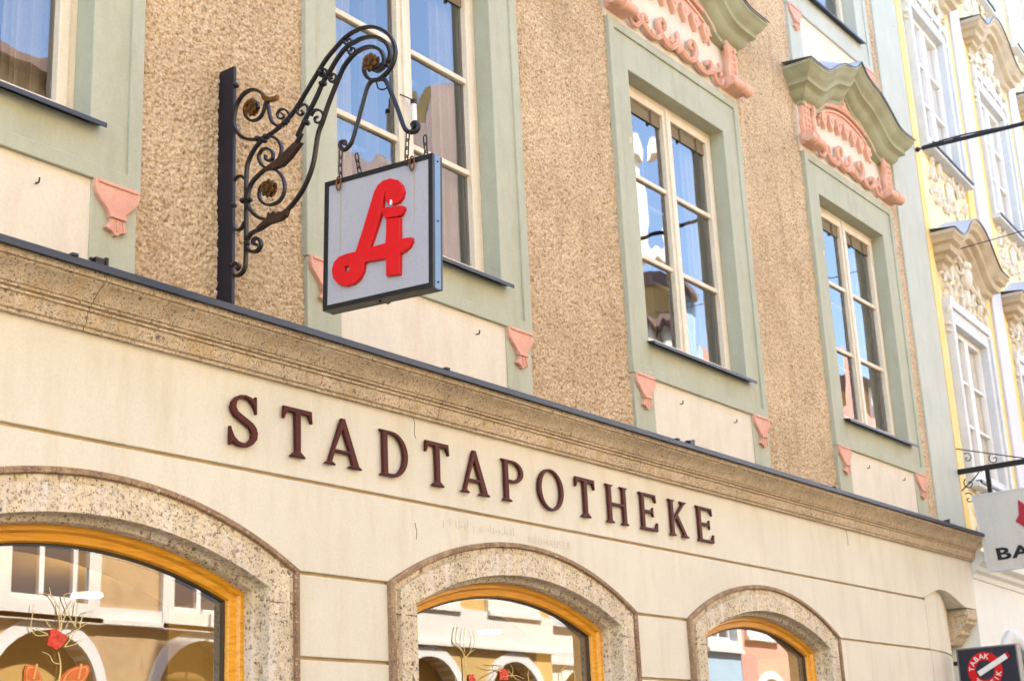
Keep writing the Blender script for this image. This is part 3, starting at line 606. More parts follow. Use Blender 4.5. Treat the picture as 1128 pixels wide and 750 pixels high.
# ---- hood mould (pediment) with terracotta relief; local x from bay centre, z = v
HOOD = [(0, .33), (.035, .298), (.075, .262), (.12, .236), (.19, .214), (.26, .202), (.33, .185), (.42, .142), (.51, .09), (.58, .042), (.64, .014), (.70, .003), (.76, 0), (.95, 0)]
def hood_f(d):
    d = abs(d)
    for (a, fa), (b, fb) in zip(HOOD, HOOD[1:]):
        if d <= b: return fa+(fb-fa)*(d-a)/(b-a)
    return 0
HP = [(.21, 0), (.21, -.022), (.196, -.034), (.19, -.05), (.172, -.075), (.152, -.092), (.146, -.10), (.146, -.128), (.11, -.14), (.10, -.155), (.094, -.18), (.07, -.205), (.048, -.215), (.048, -.245), (0, -.25)]
def make_hood(cx, v0, mat_c='corniceg', pts=None, hw=.95, hp=HP, f=hood_f, rim='zinc', sheet='sheet', parent=bld, orn='terracotta', panel='panel', loc=None, relief=True):
    L = loc if loc is not None else Vector((cx, 0, ZC+v0))-ORG[parent.name]
    m = MB(); N_ = 96
    xs = [-hw+2*hw*i/N_ for i in range(N_+1)]
    rows = []
    for p, q in hp:
        k = (hw-(hp[0][0]-p)*.98)/hw
        rows.append([(x*k, -p, f(x)+q) for x in xs])
    m.loft(rows)
    m.cap([rows[j][0] for j in range(len(hp))]+[(rows[0][0][0], 0.02, 0), ][:0]) if False else None
    for e in (0, -1):
        m.loft([[r[e] for r in rows], [(r[e][0], .03, r[e][2]) for r in rows]])
    h = obj('hood_mould', m, mat_c, parent, loc=L, smooth=True)
    c = MB()
    back = lambda x: max(f(x)+.03, (.37 if rim == 'zinc' else .30)*max(0, 1-(x/.66)**2))
    P0 = hp[0][0]
    rws = [[(x*(1+.008), -P0-.008, f(x)-.006) for x in xs], [(x*(1+.008), -P0-.008, f(x)+.008) for x in xs], [(x, -P0*.5, (f(x)+back(x))/2+.01) for x in xs], [(x*.995, .02, back(x)+.012) for x in xs]]
    c.loft(rws)
    obj('cover_sheet', c, sheet, h, smooth=True)
    e = MB(); e.tube([(x*(1+.008), -P0-.009, f(x)+.004) for x in xs], .0055, 5)
    obj('cover_rim', e, rim, h, smooth=True)
    if not relief: return h
    pn = MB(); pn.prism([(-.80, -.60)]+[(x, f(x)-.24) for x in [-.80+.05*i for i in range(33)]]+[(.80, -.60)], .0, .04)
    obj('tympanum', pn, panel, h)
    lam = MB()
    ap = [(-.50, -.195), (-.46, -.15), (-.38, -.105), (-.25, -.062), (-.12, -.038), (0, -.03), (.12, -.038), (.25, -.062), (.38, -.105), (.46, -.15), (.50, -.195)]
    path = cr([(x, -.012, z) for x, z in ap], 5)
    lam.sweep(path, [(-.018, -.004), (-.016, .03), (0, .042), (.016, .03), (.018, -.004)], up=(0, -1, 0))
    p2 = [Vector((q.x*.94, -.012, q.z-.038)) for q in path]
    lam.sweep(p2, [(-.012, -.004), (-.010, .016), (.010, .016), (.012, -.004)], up=(0, -1, 0))
    # fan of the canopy hanging from the band
    top = [(q.x*.93, q.z-.045) for q in path]
    lam.prism(top+[(x*.93, z-.105+.012*math.cos(x*40)) for x, z in [(q.x, q.z) for q in path][::-1]], -.016, .004)
    obj('lambrequin', lam, orn, h, bevel=.002, smooth=True)
    for k in range(7):
        x = -.40+.133*k; zt = -.195+.045*(1-(x/.42)**2)+.012; Ln = .118
        t = MB()
        hwid = [(0, .036), (.02, .044), (.05, .042), (.075, .030), (.095, .016), (Ln, .004)]
        poly = [(x+a, zt-b) for b, a in hwid]+[(x-a, zt-b) for b, a in hwid[::-1]]
        t.prism(poly, -.036, .004); t.ball((x, -.036, zt-.042), .017, 1, .6, 1.2, 8); t.ball((x, -.024, zt-Ln), .010, 1, 1, 1.2, 6)
        obj('tassel', t, orn, h, bevel=.006)
    for sx in (-1, 1):
        cnl = MB(); X = sx*.70
        # tall leaf console: scroll at the head, leaf body, roll at the foot
        sp = [(X-sx*.045+.035*math.cos(a)*(1-.09*i)*sx, -.035, -.205+.035*math.sin(a)*(1-.09*i)) for i, a in enumerate([PI*1.0-.55*j for j in range(11)])]
        cnl.ribbon(cr(sp, 3), .013)
        cnl.ribbon(cr([(X-sx*.078, -.030, -.20), (X-sx*.07, -.045, -.27), (X-sx*.045, -.035, -.34), (X-sx*.06, -.035, -.42), (X-sx*.055, -.035, -.47)], 5), .017)
        body = [(X-sx*.05, -.21), (X-sx*.01, -.19), (X+sx*.05, -.20), (X+sx*.085, -.25), (X+sx*.075, -.32), (X+sx*.095, -.38), (X+sx*.075, -.47), (X-sx*.05, -.47)]
        cnl.prism(body, -.035, .004)
        for k in range(5):
            z = -.235-.05*k
            for s2 in (-1, 1): cnl.ball((X+sx*.022+s2*.024, -.04, z), .022, .8, .8, 1.3, 7)
        cnl.tube([(X-sx*.11, -.075, -.512), (X+sx*.13, -.075, -.512)], .040, 14, lambda t: .85+.25*t)
        cnl.tube([(X+sx*.02, -.075, -.512), (X+sx*.045, -.075, -.512)], .048, 14)
        cnl.box(X-.10, X+.10, -.07, .004, -.55, -.47)
        obj('console', cnl, orn, h, bevel=.003, smooth=True)
    sc = MB()
    def spiral(cx_, cz_, r0, a0, turns, sgn, k=14):
        return [(cx_+r0*(1-.78*i/k)*math.cos(a0+sgn*2*PI*turns*i/k), -.022, cz_+r0*(1-.78*i/k)*math.sin(a0+sgn*2*PI*turns*i/k)) for i in range(k+1)]
    for sx in (-1, 1):
        main = [(sx*.03, -.022, -.50), (sx*.09, -.022, -.535), (sx*.17, -.022, -.525), (sx*.22, -.022, -.47), (sx*.225, -.022, -.415), (sx*.19, -.022, -.385), (sx*.155, -.022, -.40), (sx*.155, -.022, -.435), (sx*.18, -.022, -.445)]
        sc.ribbon(cr(main, 4), .017, lambda t: 1.1-.35*t)
        main = [(sx*.20, -.022, -.50), (sx*.27, -.022, -.545), (sx*.36, -.022, -.54), (sx*.42, -.022, -.49), (sx*.41, -.022, -.445), (sx*.37, -.022, -.455), (sx*.365, -.022, -.48)]
        sc.ribbon(cr(main, 4), .015, lambda t: 1.1-.35*t)
        main = [(sx*.37, -.022, -.53), (sx*.44, -.022, -.50), (sx*.50, -.022, -.47), (sx*.55, -.022, -.43), (sx*.53, -.022, -.40)]
        sc.ribbon(cr(main, 4), .016, lambda t: 1.0-.5*t)
        main = [(sx*.44, -.022, -.50), (sx*.49, -.022, -.55), (sx*.55, -.022, -.545), (sx*.575, -.022, -.50)]
        sc.ribbon(cr(main, 4), .015, lambda t: 1.0-.4*t)
        for (x, z, r) in ((.06, -.47, .022), (.29, -.515, .022), (.45, -.46, .018), (.56, -.465, .02), (.12, -.50, .018)): sc.ball((sx*x, -.022, z), r, 1, .8, 1.2, 7)
    sc.ball((0, -.03, -.49), .04, 1, .7, 1.3, 9); sc.ball((0, -.03, -.42), .022, 1, .7, 1.6, 8)
    obj('scrollwork', sc, orn, h, smooth=True)
    fn = MB(); fn.ball((0, -.03, -.005), .036, 1.3, .7, .8, 9); fn.ball((0, -.03, .035), .026, 1, .8, 1, 8); fn.ball((0, -.03, .07), .014, 1, .8, 1.5, 8)
    for sx in (-1, 1): fn.tube(cr([(sx*.03, -.03, 0), (sx*.08, -.03, .002), (sx*.11, -.03, -.02), (sx*.09, -.03, -.03)], 4), .012, 7)
    obj('finial', fn, orn, h, smooth=True)
    return h
w0 = make_window(WINX[0], 2.137, 'green'); a0 = make_apron(WINX[0], 2.137, 'green'); h0 = make_hood(WINX[2]+.78, 4.87)
B0 = ORG[bld.name]
for i, x in enumerate(WINX[1:]):
    copy_tree(w0, bld, Vector((x, 0, ZC+2.137))-B0); copy_tree(a0, bld, Vector((x, 0, ZC+2.137))-B0)
for x in (WINX[0], WINX[1], WINX[3]): copy_tree(h0, bld, Vector((x+.78, 0, ZC+4.87))-B0)
w2 = make_window(WINX[0], 5.46, 'greenpale'); a2 = make_apron(WINX[0], 5.46, 'greenpale', .47, False)
for x in WINX[1:]:
    copy_tree(w2, bld, Vector((x, 0, ZC+5.46))-B0); copy_tree(a2, bld, Vector((x, 0, ZC+5.46))-B0)

# ---------------------------------------------------------------- arched shop windows
def shop_window(cx):
    L = Vector((cx, 0, ZC))-B0
    prof = [(-.002, .02), (-.002, -.004), (.006, -.010), (.036, -.012), (.042, -.008), (.046, -.024), (.148, -.022), (.150, -.018), (.150, .030), (.158, .036), (.172, .038), (.176, .044), (.176, .10)]
    s = MB(); rows = []
    for o_, y in prof:
        rows.append([(x-cx, y, z) for x, z in arch_outline(cx, o_, -1.1, 44)])
    s.loft(rows)
    s.box(-.97, .97, -.05, .2, -1.2, -1.1)
    sw = obj('shop_window', s, 'stone', bld, loc=L, smooth=True)
    rr = MB(); rr.loft([[(x-cx, y, z) for x, z in arch_outline(cx, o_, -1.1, 44)] for o_, y in ((-.012, .01), (-.012, -.020), (-.006, -.026), (.010, -.026), (.014, -.020), (.014, .0))]); obj('outer_rim', rr, 'stonerim', sw, smooth=True)
    for sx in (-1, 1):
        j = MB(); j.box(sx*.93-.0 if sx < 0 else .784, -.784 if sx < 0 else .93, -.0235, -.021, .716, .719)
        obj('stone_joint', j, 'gasket', sw)
    wd = MB(); rows = [[(x-cx, y, z) for x, z in arch_outline(cx, o_, -1.1, 44)] for o_, y in [(.174, .118), (.174, .082), (.196, .080), (.201, .086), (.205, .096), (.232, .100), (.238, .108), (.238, .15)]]
    wd.loft(rows); obj('wood_frame', wd, 'wood', sw, smooth=True)
    gk = MB(); rows = [[(x-cx, y, z) for x, z in arch_outline(cx, o_, -1.1, 44)] for o_, y in [(.235, .117), (.246, .117), (.246, .165), (.236, .165)]]
    gk.loft(rows); obj('gasket', gk, 'gasket', sw, smooth=True)
    g = MB(); g.sheet([(x-cx, z) for x, z in arch_outline(cx, .237, -1.1, 44)], .126); obj('glass_pane', g, 'shopglass', sw, keep=True)
    r = MB(); xx = .93
    r.loft([[(x-cx, .155, z) for x, z in arch_outline(cx, .205, -1.1, 20)], [(x-cx, .46, z) for x, z in arch_outline(cx, .205, -1.1, 20)]])
    obj('inner_jamb', r, 'ochre', sw, smooth=True)
    return sw
s0 = shop_window(ARCHC[0])
for c in ARCHC[1:]: copy_tree(s0, bld, Vector((c, 0, ZC))-B0)
rm = MB()
rm.add([(-2, .47, -1.7), (11, .47, -1.7), (11, 5, -1.7), (-2, 5, -1.7), (-2, .47, 1.35), (11, .47, 1.35), (11, 5, 1.35), (-2, 5, 1.35)], [(4, 5, 6, 7), (3, 2, 6, 7), (0, 1, 2, 3), (0, 3, 7, 4), (1, 2, 6, 5)])
rm.prism([[(-2, -1.7), (11, -1.7), (11, 1.35), (-2, 1.35)]]+[arch_outline(c, .204, -1.1, 20) for c in ARCHC], .46, .47)
obj('shop_interior', rm, 'interior', bld)
# faded ghost of old lettering under the string groove
vs, fs = text_mesh('NEUHAUSER', .052, 0, -.0012, 1.25)
gh = MB(); gh.add([(5.60+v.x, -.0012, 1.107+v.y) for v in vs], fs)
for i in range(26):
    x = 4.98+i*.021+random.uniform(-.004, .004); z = 1.135+random.uniform(-.012, .012); h = random.choice((.006, .01, .03, .036))
    gh.add([(x, -.0012, z-h/2), (x+.004, -.0012, z-h/2), (x+.004, -.0012, z+h/2), (x, -.0012, z+h/2)], [(0, 1, 2, 3)])
obj('faded_lettering', gh, 'ghost', bld)
# fine cracks
for pts in ([(4.985, 1.725), (4.99, 1.70), (4.975, 1.675)], [(4.80, 1.568), (4.805, 1.53), (4.80, 1.50), (4.812, 1.475)], [(4.79, 1.11), (4.80, 1.07), (4.795, 1.04)], [(9.2, 1.565), (9.22, 1.50), (9.21, 1.46)]):
    c = MB(); yy = -.135 if pts[0][1] > 1.6 else -.0008
    pz = cr([(x, yy, z) for x, z in pts], 4); c.tube([(p.x+random.uniform(-.002, .002), p.y, p.z) for p in pz], .0013, 4); obj('crack', c, 'gasket', bld)
# ================================================================ raised letters on the frieze
def glyph(ch, W):
    h = W/2
    def oval(cx, cy, rx, ry, a0=0, a1=2*PI, n=28): return [(cx+rx*math.cos(a0+(a1-a0)*i/n), cy+ry*math.sin(a0+(a1-a0)*i/n)) for i in range(n+(0 if abs(a1-a0-2*PI) < .01 else 1))]
    if ch == 'T': return [[(0.02, 1.0), (W-.02, 1.0), (W, .73), (W-.05, .72), (W-.13, .875), (h+.09, .875), (h+.085, .13), (h+.21, .045), (h+.22, 0), (h-.22, 0), (h-.21, .045), (h-.085, .13), (h-.09, .875), (.13, .875), (.05, .72), (0, .73)]]
    if ch == 'A': return [[(0, 0), (.33, 0), (.32, .045), (.235, .085), (.30, .27), (W-.37, .27), (W-.31, .085), (W-.41, .045), (W-.42, 0), (W, 0), (W-.01, .045), (W-.09, .085), (h+.06, 1.02), (h-.06, 1.02), (.10, .085), (.01, .045)], [(.335, .36), (W-.405, .36), (h-.02, .76)]]
    if ch == 'D': return [[(.30, 0), (0, 0), (.01, .045), (.09, .085), (.09, .915), (.01, .955), (0, 1), (.40, 1)]+oval(.40, .5, W-.40, .5, PI/2, -PI/2, 20)[1:-1]+[(.40, 0)], [(.265, .09), (.265, .91), (.38, .91)]+oval(.38, .5, W-.38-.17, .41, PI/2, -PI/2, 18)[1:-1]+[(.38, .09)]]
    if ch == 'P': return [[(0, 0), (.01, .045), (.09, .085), (.09, .915), (.01, .955), (0, 1), (.45, 1)]+oval(.45, .725, W-.45, .275, PI/2, -PI/2, 18)[1:-1]+[(.45, .45), (.265, .45), (.265, .085), (.375, .045), (.385, 0)], [(.265, .54), (.265, .915), (.43, .915)]+oval(.43, .728, W-.43-.16, .187, PI/2, -PI/2, 14)[1:-1]+[(.43, .54)]]
    if ch == 'O': return [oval(h, .5, h, .52, n=40), oval(h, .5, h-.165, .435, n=36)]
    if ch == 'H':
        l = [(0, 0), (.01, .045), (.09, .085), (.09, .915), (.01, .955), (0, 1), (.37, 1), (.36, .955), (.265, .915), (.265, .55), (W-.265, .55), (W-.265, .915), (W-.36, .955), (W-.37, 1), (W, 1), (W-.01, .955), (W-.09, .915), (W-.09, .085), (W-.01, .045), (W, 0), (W-.37, 0), (W-.36, .045), (W-.265, .085), (W-.265, .455), (.265, .455), (.265, .085), (.36, .045), (.37, 0)]
        return [l]
    if ch == 'E': return [[(0, 0), (.01, .045), (.09, .085), (.09, .915), (.01, .955), (0, 1), (W-.05, 1), (W-.03, .77), (W-.08, .76), (W-.17, .905), (.265, .905), (.265, .56), (W-.30, .56), (W-.24, .65), (W-.20, .65), (W-.20, .37), (W-.24, .37), (W-.30, .46), (.265, .46), (.265, .095), (W-.16, .095), (W-.05, .26), (W, .25), (W-.02, 0)]]
    if ch == 'K': return [[(0, 0), (.01, .045), (.09, .085), (.09, .915), (.01, .955), (0, 1), (.36, 1), (.35, .955), (.265, .915), (.265, .52), (W-.33, .91), (W-.40, .955), (W-.41, 1), (W-.06, 1), (W-.06, .955), (W-.17, .91), (W-.53, .60), (W-.12, .085), (W-.01, .045), (W, 0), (W-.40, 0), (W-.40, .045), (W-.31, .085), (.38, .46+.02), (.265, .40), (.265, .085), (.35, .045), (.36, 0)]]
    if ch == 'S': return [[(.73, 1.02), (.68, 1.02), (.655, .965), (.56, 1.0), (.44, 1.02), (.30, 1.0), (.16, .93), (.07, .83), (.04, .72), (.07, .62), (.15, .54), (.28, .48), (.42, .42), (.53, .36), (.575, .28), (.56, .19), (.49, .12), (.39, .085), (.27, .10), (.17, .17), (.10, .28), (.075, .36), (.02, .36), (.02, -.02), (.07, -.02), (.10, .045), (.20, .0), (.34, -.02), (.50, .0), (.64, .07), (.74, .18), (.76, .31), (.72, .42), (.63, .50), (.50, .56), (.36, .62), (.25, .67), (.205, .74), (.22, .83), (.29, .90), (.40, .93), (.51, .91), (.60, .84), (.66, .74), (.68, .66), (.735, .66)]]
LET = [('S', 3.716, 3.873), ('T', 3.996, 4.162), ('A', 4.227, 4.448), ('D', 4.556, 4.738), ('T', 4.851, 5.018), ('A', 5.090, 5.304), ('P', 5.397, 5.568), ('O', 5.679, 5.895), ('T', 5.996, 6.172), ('H', 6.269, 6.477), ('E', 6.585, 6.765), ('K', 6.882, 7.088), ('E', 7.180, 7.367)]
lt = thing('lettering', 'raised oxblood serif capitals reading STADTAPOTHEKE on the cream band above the arched windows', 'sign letters', (5.54, 0, ZC+1.276))
for ch, x0, x1 in LET:
    H = .199; W = (x1-x0)/H; zb = 1.279
    loops = glyph(ch, W)
    m = MB()
    cu = bpy.data.curves.new('outline', 'CURVE'); cu.dimensions = '2D'; cu.fill_mode = 'BOTH'; cu.extrude = .004; cu.bevel_depth = .0035; cu.bevel_resolution = 1; cu.offset = -.0056
    for l in loops:
        s = cu.splines.new('POLY'); s.points.add(len(l)-1); s.use_cyclic_u = True
        for i, (a, b) in enumerate(l): s.points[i].co = (x0+a*H, zb+b*H, 0, 1)
    oo = bpy.data.objects.new('outline', cu); COL.objects.link(oo)
    me = bpy.data.meshes.new_from_object(oo.evaluated_get(bpy.context.evaluated_depsgraph_get()))
    m.add([(v.co.x, -.013-v.co.z, v.co.y) for v in me.vertices], [tuple(p.vertices) for p in me.polygons])
    bpy.data.objects.remove(oo); bpy.data.curves.remove(cu); bpy.data.meshes.remove(me)
    o = obj('letter', m, 'oxblood', lt); o['label'] = 'letter ' + ch

# ================================================================ wrought iron bracket
XB = 3.69
br = thing('wrought_iron_bracket', 'black scrolled wrought iron bracket with gilded rosettes on the roughcast wall', 'sign bracket', (XB, 0, ZC+1.8))
pb = MB(); pb.box(XB-.008, XB+.008, -.066, .03, 1.79, 2.785)
obj('wall_bar', pb, 'polepaint', br, bevel=.003)
def YZp(name): return [(XB, y, z) for y, z in TR[name]]
def bar(name, wX, wT, names, taper=None, k=6, mat='iron'):
    for nm in names:
        m = MB(); prof = [(-wT/2, -wX/2), (wT/2, -wX/2), (wT/2, wX/2), (-wT/2, wX/2)]
        m.sweep(cr(YZp(nm), k), prof, taper, up=(1, 0, 0)); obj(name, m, mat, br, bevel=.0012)
bar('arm', .015, .0115, ['arm_outer', 'arm_middle', 'arm_inner'], None)
bar('upright', .015, .011, ['upright'])
bar('scroll', .014, .0095, ['scroll_ring', 'spiral_upper', 'spiral_lower', 'leaf_stem', 'loop'])
bar('curl', .013, .008, ['curl', 'curl_a', 'curl_b', 'curl_c', 'curl_d', 'curl_e', 'curl_f'], lambda t: 1-.2*t)
for nm in ('hanger_left', 'hanger_right'):
    m = MB(); m.tube(cr(YZp(nm), 6), .0085, 8); obj('hanger', m, 'iron', br, smooth=True)
m = MB(); m.tube(cr(YZp('hook_wire'), 5), .003, 6); obj('hook_wire', m, 'iron', br, smooth=True)
for y, z in TR['ros']:
    m = MB(); m.ball((XB, y, z), .017, 1.1, 1, 1, 8)
    for r_, n, sz, dx in ((.024, 7, .0135, 0), (.015, 5, .010, -.012)):
        for s_ in (-1, 1):
            for i in range(n):
                a = 2*PI*i/n+r_*40; m.ball((XB+s_*(.010-dx), y+r_*math.cos(a), z+r_*math.sin(a)), sz*.85, .45, 1, 1, 6)
    obj('rosette', m, 'gilt', br, smooth=True)
for nm, mt in (('leaf_top', 'gilt'), ('leaf_mid', 'rust'), ('leaf_low', 'rust')):
    m = MB(); m.prism(TR[nm], XB-.010, XB+.010, lambda p, q, a: (a, p, q)); obj('acanthus_leaf', m, mt, br, bevel=.003)
for y, z in TR['studs']:
    m = MB(); m.ball((XB, y, z), .0115, 1.45, 1, 1, 7); obj('rivet', m, 'iron', br, smooth=True)

# ================================================================ hanging pharmacy sign
M['streak'] = painted('tan_rust_streak', srgb(172, 162, 138), .1, .6)
SW, SH, ST = .478, .487, .058
yaw, roll = .0707, -.0328
sg = thing('pharmacy_sign', 'square grey light box sign with red letter A and candle, hanging from scrolled bracket', 'shop sign', (XB, -.783, ZC+1.895))
sg.rotation_euler = (0, 0, 0)
ax = Vector((math.sin(yaw)*math.cos(roll), -math.cos(yaw)*math.cos(roll), math.sin(roll)))
az = Vector((-math.sin(yaw)*math.sin(roll), math.cos(yaw)*math.sin(roll), math.cos(roll)))
ay = az.cross(ax)          # +ay = away from the camera (thickness)
if ay.x < 0: ay = -ay
def sfn(u, v, d): return ax*((u-.5)*SW)+az*((v-.5)*SH)+ay*d
Z0 = Vector((0, 0, 0))
def sprism(loops, d0, d1): m = MB(); m.prism(loops, d0, d1, lambda p, q, a: tuple(sfn(p, q, a))); return m
sq = lambda a: [(a, a), (1-a, a), (1-a, 1-a), (a, 1-a)]
obj('face', sprism(sq(.02), .004, ST-.004), 'signface', sg, loc=Z0)
obj('frame', sprism([sq(0), sq(.038)], 0, .012), 'signframe', sg, loc=Z0, bevel=.001)
obj('frame', sprism([sq(0), sq(.038)], ST-.012, ST), 'signframe', sg, loc=Z0, bevel=.001)
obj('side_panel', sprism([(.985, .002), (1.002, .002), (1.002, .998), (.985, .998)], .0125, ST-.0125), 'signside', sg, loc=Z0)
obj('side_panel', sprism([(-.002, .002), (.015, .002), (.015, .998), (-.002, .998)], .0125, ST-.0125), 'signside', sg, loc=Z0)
obj('bottom_panel', sprism([(.016, .0), (.984, .0), (.984, .015), (.016, .015)], .0125, ST-.0125), 'signframe', sg, loc=Z0)
obj('top_panel', sprism([(.016, .985), (.984, .985), (.984, 1.0), (.016, 1.0)], .0125, ST-.0125), 'signframe', sg, loc=Z0)
for v in (.05, .5, .95):
    m = MB(); c = sfn(1.003, v, ST/2); m.ball(tuple(c), .004, 1, 1, 1, 6); obj('screw', m, 'iron', sg, loc=Z0)
m = MB(); m.ball(tuple(sfn(.5, -.004, .02)), .006, 1, 1, 1, 6); obj('screw', m, 'iron', sg, loc=Z0)
EM2 = EM
for s_, (a, b) in ((1, (-.012, .006)),):
    obj('emblem', sprism([EM2, EH], a, b), 'red', sg, loc=Z0, bevel=.002)
    obj('emblem_cup', sprism(EC, a-.003, b), 'red', sg, loc=Z0, bevel=.002)
    obj('candle_flame', sprism(EF, a-.004, b-.01), 'white', sg, loc=Z0)
for u, v0_, v1_ in ((.150, .42, .90), (.828, .50, .90)):
    obj('rust_streak', sprism([(u, v0_), (u+.004, v0_), (u+.010, v1_), (u-.004, v1_)], .0025, .006), 'streak', sg, loc=Z0)
def chain(pts, side):
    m = MB(); P = cr([(XB+side, y, z) for y, z in pts], 8)
    L = [0]
    for i in range(1, len(P)): L.append(L[-1]+(P[i]-P[i-1]).length)
    n = max(3, round(L[-1]/.030)); seg = L[-1]/n
    for k in range(n):
        s0, s1 = k*seg, (k+1)*seg
        def at(s):
            for i in range(1, len(P)):
                if L[i] >= s: return P[i-1].lerp(P[i], (s-L[i-1])/max(1e-9, L[i]-L[i-1]))
            return P[-1]
        a = at(s0); b = at(s1); t = (b-a).normalized(); c = (a+b)/2
        q = Vector((1, 0, 0)) if k % 2 else t.cross(Vector((1, 0, 0))).normalized()
        hl = seg*.5+.004; r = .0075
        ring_ = [c+t*(hl-r)*(1 if math.sin(u) > 0 else -1)+t*r*math.sin(u)+q*r*math.cos(u) for u in [2*PI*i/14+.01 for i in range(14)]]
        m.tube(ring_, .0026, 6, closed=True)
    mm = MB(); mm.v = [tuple(Vector(v)+Vector((0, 0, ZC))-Vector((XB, -.783, ZC+1.895))) for v in m.v]; mm.f = m.f; mm.m = m.m
    obj('chain', mm, 'iron', sg, loc=Z0, smooth=True)
chain(TR['chain_la'], -.012); chain(TR['chain_lb'], .05); chain(TR['chain_ra'], -.012); chain(TR['chain_rb'], .05)
for u in (.145, .855-.03):
    m = MB(); c = sfn(u, .955, -.006); P = [tuple(c+ax*.010*math.cos(a)+az*.026*math.sin(a)) for a in [2*PI*i/14 for i in range(14)]]
    m.tube(P, .0032, 6, closed=True); obj('suspension_ring', m, 'gilt', sg, loc=Z0, smooth=True)

# small white thermometer on the second window
tm = MB(); tm.cyl((4.915, .04, 2.99), (4.915, .04, 3.10), .013, 12); o = obj('thermometer', tm, 'white', None, bevel=.002)
tag(o, 'thin white tube thermometer with black cap on the glazing behind the hanging sign chain', 'thermometer')
tm = MB(); tm.cyl((4.915, .04, 3.10), (4.915, .04, 3.122), .016, 12); tm.cyl((4.915, .04, 3.12), (4.87, .085, 3.15), .003, 6); tm.cyl((4.915, .04, 2.99), (4.915, .04, 2.975), .016, 12); tm.cyl((4.915, .04, 2.98), (4.915, .085, 2.97), .004, 6)
obj('cap', tm, 'black', o)

# ================================================================ shop decorations behind the glass
def deco(name, label, twigs, flowers, wings, org):
    t = thing(name, label, 'decoration', org)
    for k, l in enumerate(twigs):
        m = MB(); m.tube(cr([(x, .116, z) for x, z in l], 5), (.0018 if k else .0028), 6, lambda u: 1.1-.5*u); obj('twig', m, 'cream', t, smooth=True)
    for f in flowers:
        m = MB(); fx = sum(p[0] for p in f)/len(f); fz = sum(p[1] for p in f)/len(f); m.prism([(fx+(p[0]-fx)*.8, fz+(p[1]-fz)*.8) for p in f], .116, .121); cx = sum(p[0] for p in f)/len(f); cz = sum(p[1] for p in f)/len(f)
        [m.ball((cx+.016*math.cos(q_*1.26), .117, cz+.016*math.sin(q_*1.26)), .012, 1, .35, 1, 7) for q_ in range(5)]
        obj('flower', m, 'flowerred', t, bevel=.004)
    for wv in wings:
        cx = sum(p[0] for p in wv)/len(wv); cz = sum(p[1] for p in wv)/len(wv)
        for a, y, mt, nm in ((1, .121, 'orange', 'butterfly_wing'), (.80, .118, 'orange2', 'wing_pattern'), (.66, .115, 'orange', 'wing_pattern')):
            m = MB(); m.prism([(cx+(x-cx)*a, cz+(z-cz)*a) for x, z in wv], y, y+.002); obj(nm, m, mt, t)
        m = MB(); m.tube([(cx, .114, cz-.02), (cx+.01, .114, cz+.03)], .004, 5); obj('wing_pattern', m, 'orange2', t)
    return t
deco('twig_decoration', 'cream twigs with a red poppy and two orange butterflies in the leftmost arched window', TW_w1, [FL1], BF, (3.2, .24, ZC+.43))
deco('twig_decoration', 'cream branches with red blossoms in the middle arched window', TW_w2, [FL2, FL3], [], (5.6, .24, ZC+.49))
for x, lb in ((4.29, 'round glowing ceiling lamp seen through the leftmost arched window'), (7.26, 'round glowing ceiling lamp seen through the middle arched window')):
    m = MB(); m.tube([(0, 0, 0), (0, 0, .012)], .07, 24)
    o = obj('ceiling_lamp', m, 'lampglow', None, loc=Vector((x, 1.5, ZC+.935))); tag(o, lb, 'lamp', 'shop ceiling lamps')
    m = MB(); m.cyl((0, 0, .012), (0, 0, .415), .006, 6); obj('cord', m, 'black', o)

for i, (x, y) in enumerate(((4.29, 1.5), (7.26, 1.5), (2.2, 1.6), (5.4, 2.6))):  # first two sit under the ceiling lamps, the others are added fill lights
    pl = bpy.data.lights.new('lamp_and_fill_light', 'POINT'); pl.energy = 4.5; pl.color = (1, .82, .55); pl.shadow_soft_size = .07
    po = bpy.data.objects.new('lamp_and_fill_light', pl); COL.objects.link(po); po.location = (x, y, ZC+.86)
# ================================================================ yellow house beyond (own frame, turned 3.8 degrees)
RY = math.radians(3.8)
yh = thing('yellow_house', 'yellow rococo town house with white stucco relief and grey pilasters beyond the green corner strip', 'building', (11.52, .03, 0), RY, None, False)
S1 = 20.
PITCH = 2.13; BC = [.93+PITCH*i for i in range(9)]
yw = MB()
yw.prism([[(0, 1.62), (S1, 1.62), (S1, 9.8), (0, 9.8)]]+[[(c-.50, a), (c+.50, a), (c+.50, b), (c-.50, b)] for c in BC for a, b in ((2.36, 3.66), (5.34, 6.68))], 0, .15)
yw.box(0, S1, .5, 10, -1.7, 9.8)
obj('wall', yw, 'yellow', yh, loc=Vector((0, 0, ZC)))
gw = MB()
arches = [(c-.45, c+.45) for c in BC]
gw.prism([[(0, -1.7), (S1, -1.7), (S1, 1.6), (0, 1.6)]]+[[(a, -1.5)]+arc3(a, b, .65, .98, 16)+[(b, -1.5)] for a, b in arches], -.02, .15)
gw.box(0, .06, .15, .8, -1.7, 1.6); obj('ground_floor_wall', gw, 'whitewall', yh, loc=Vector((0, 0, ZC)))
lg = MB(); lg.prism([(0, 1.44), (-.03, 1.44), (-.04, 1.48), (-.07, 1.50), (-.08, 1.53), (-.13, 1.56), (-.14, 1.60), (-.14, 1.63), (0, 1.70)], .0, S1, lambda p, q, a: (a, p, q))
obj('ledge', lg, 'whitewall', yh, loc=Vector((0, 0, ZC)), bevel=.004)
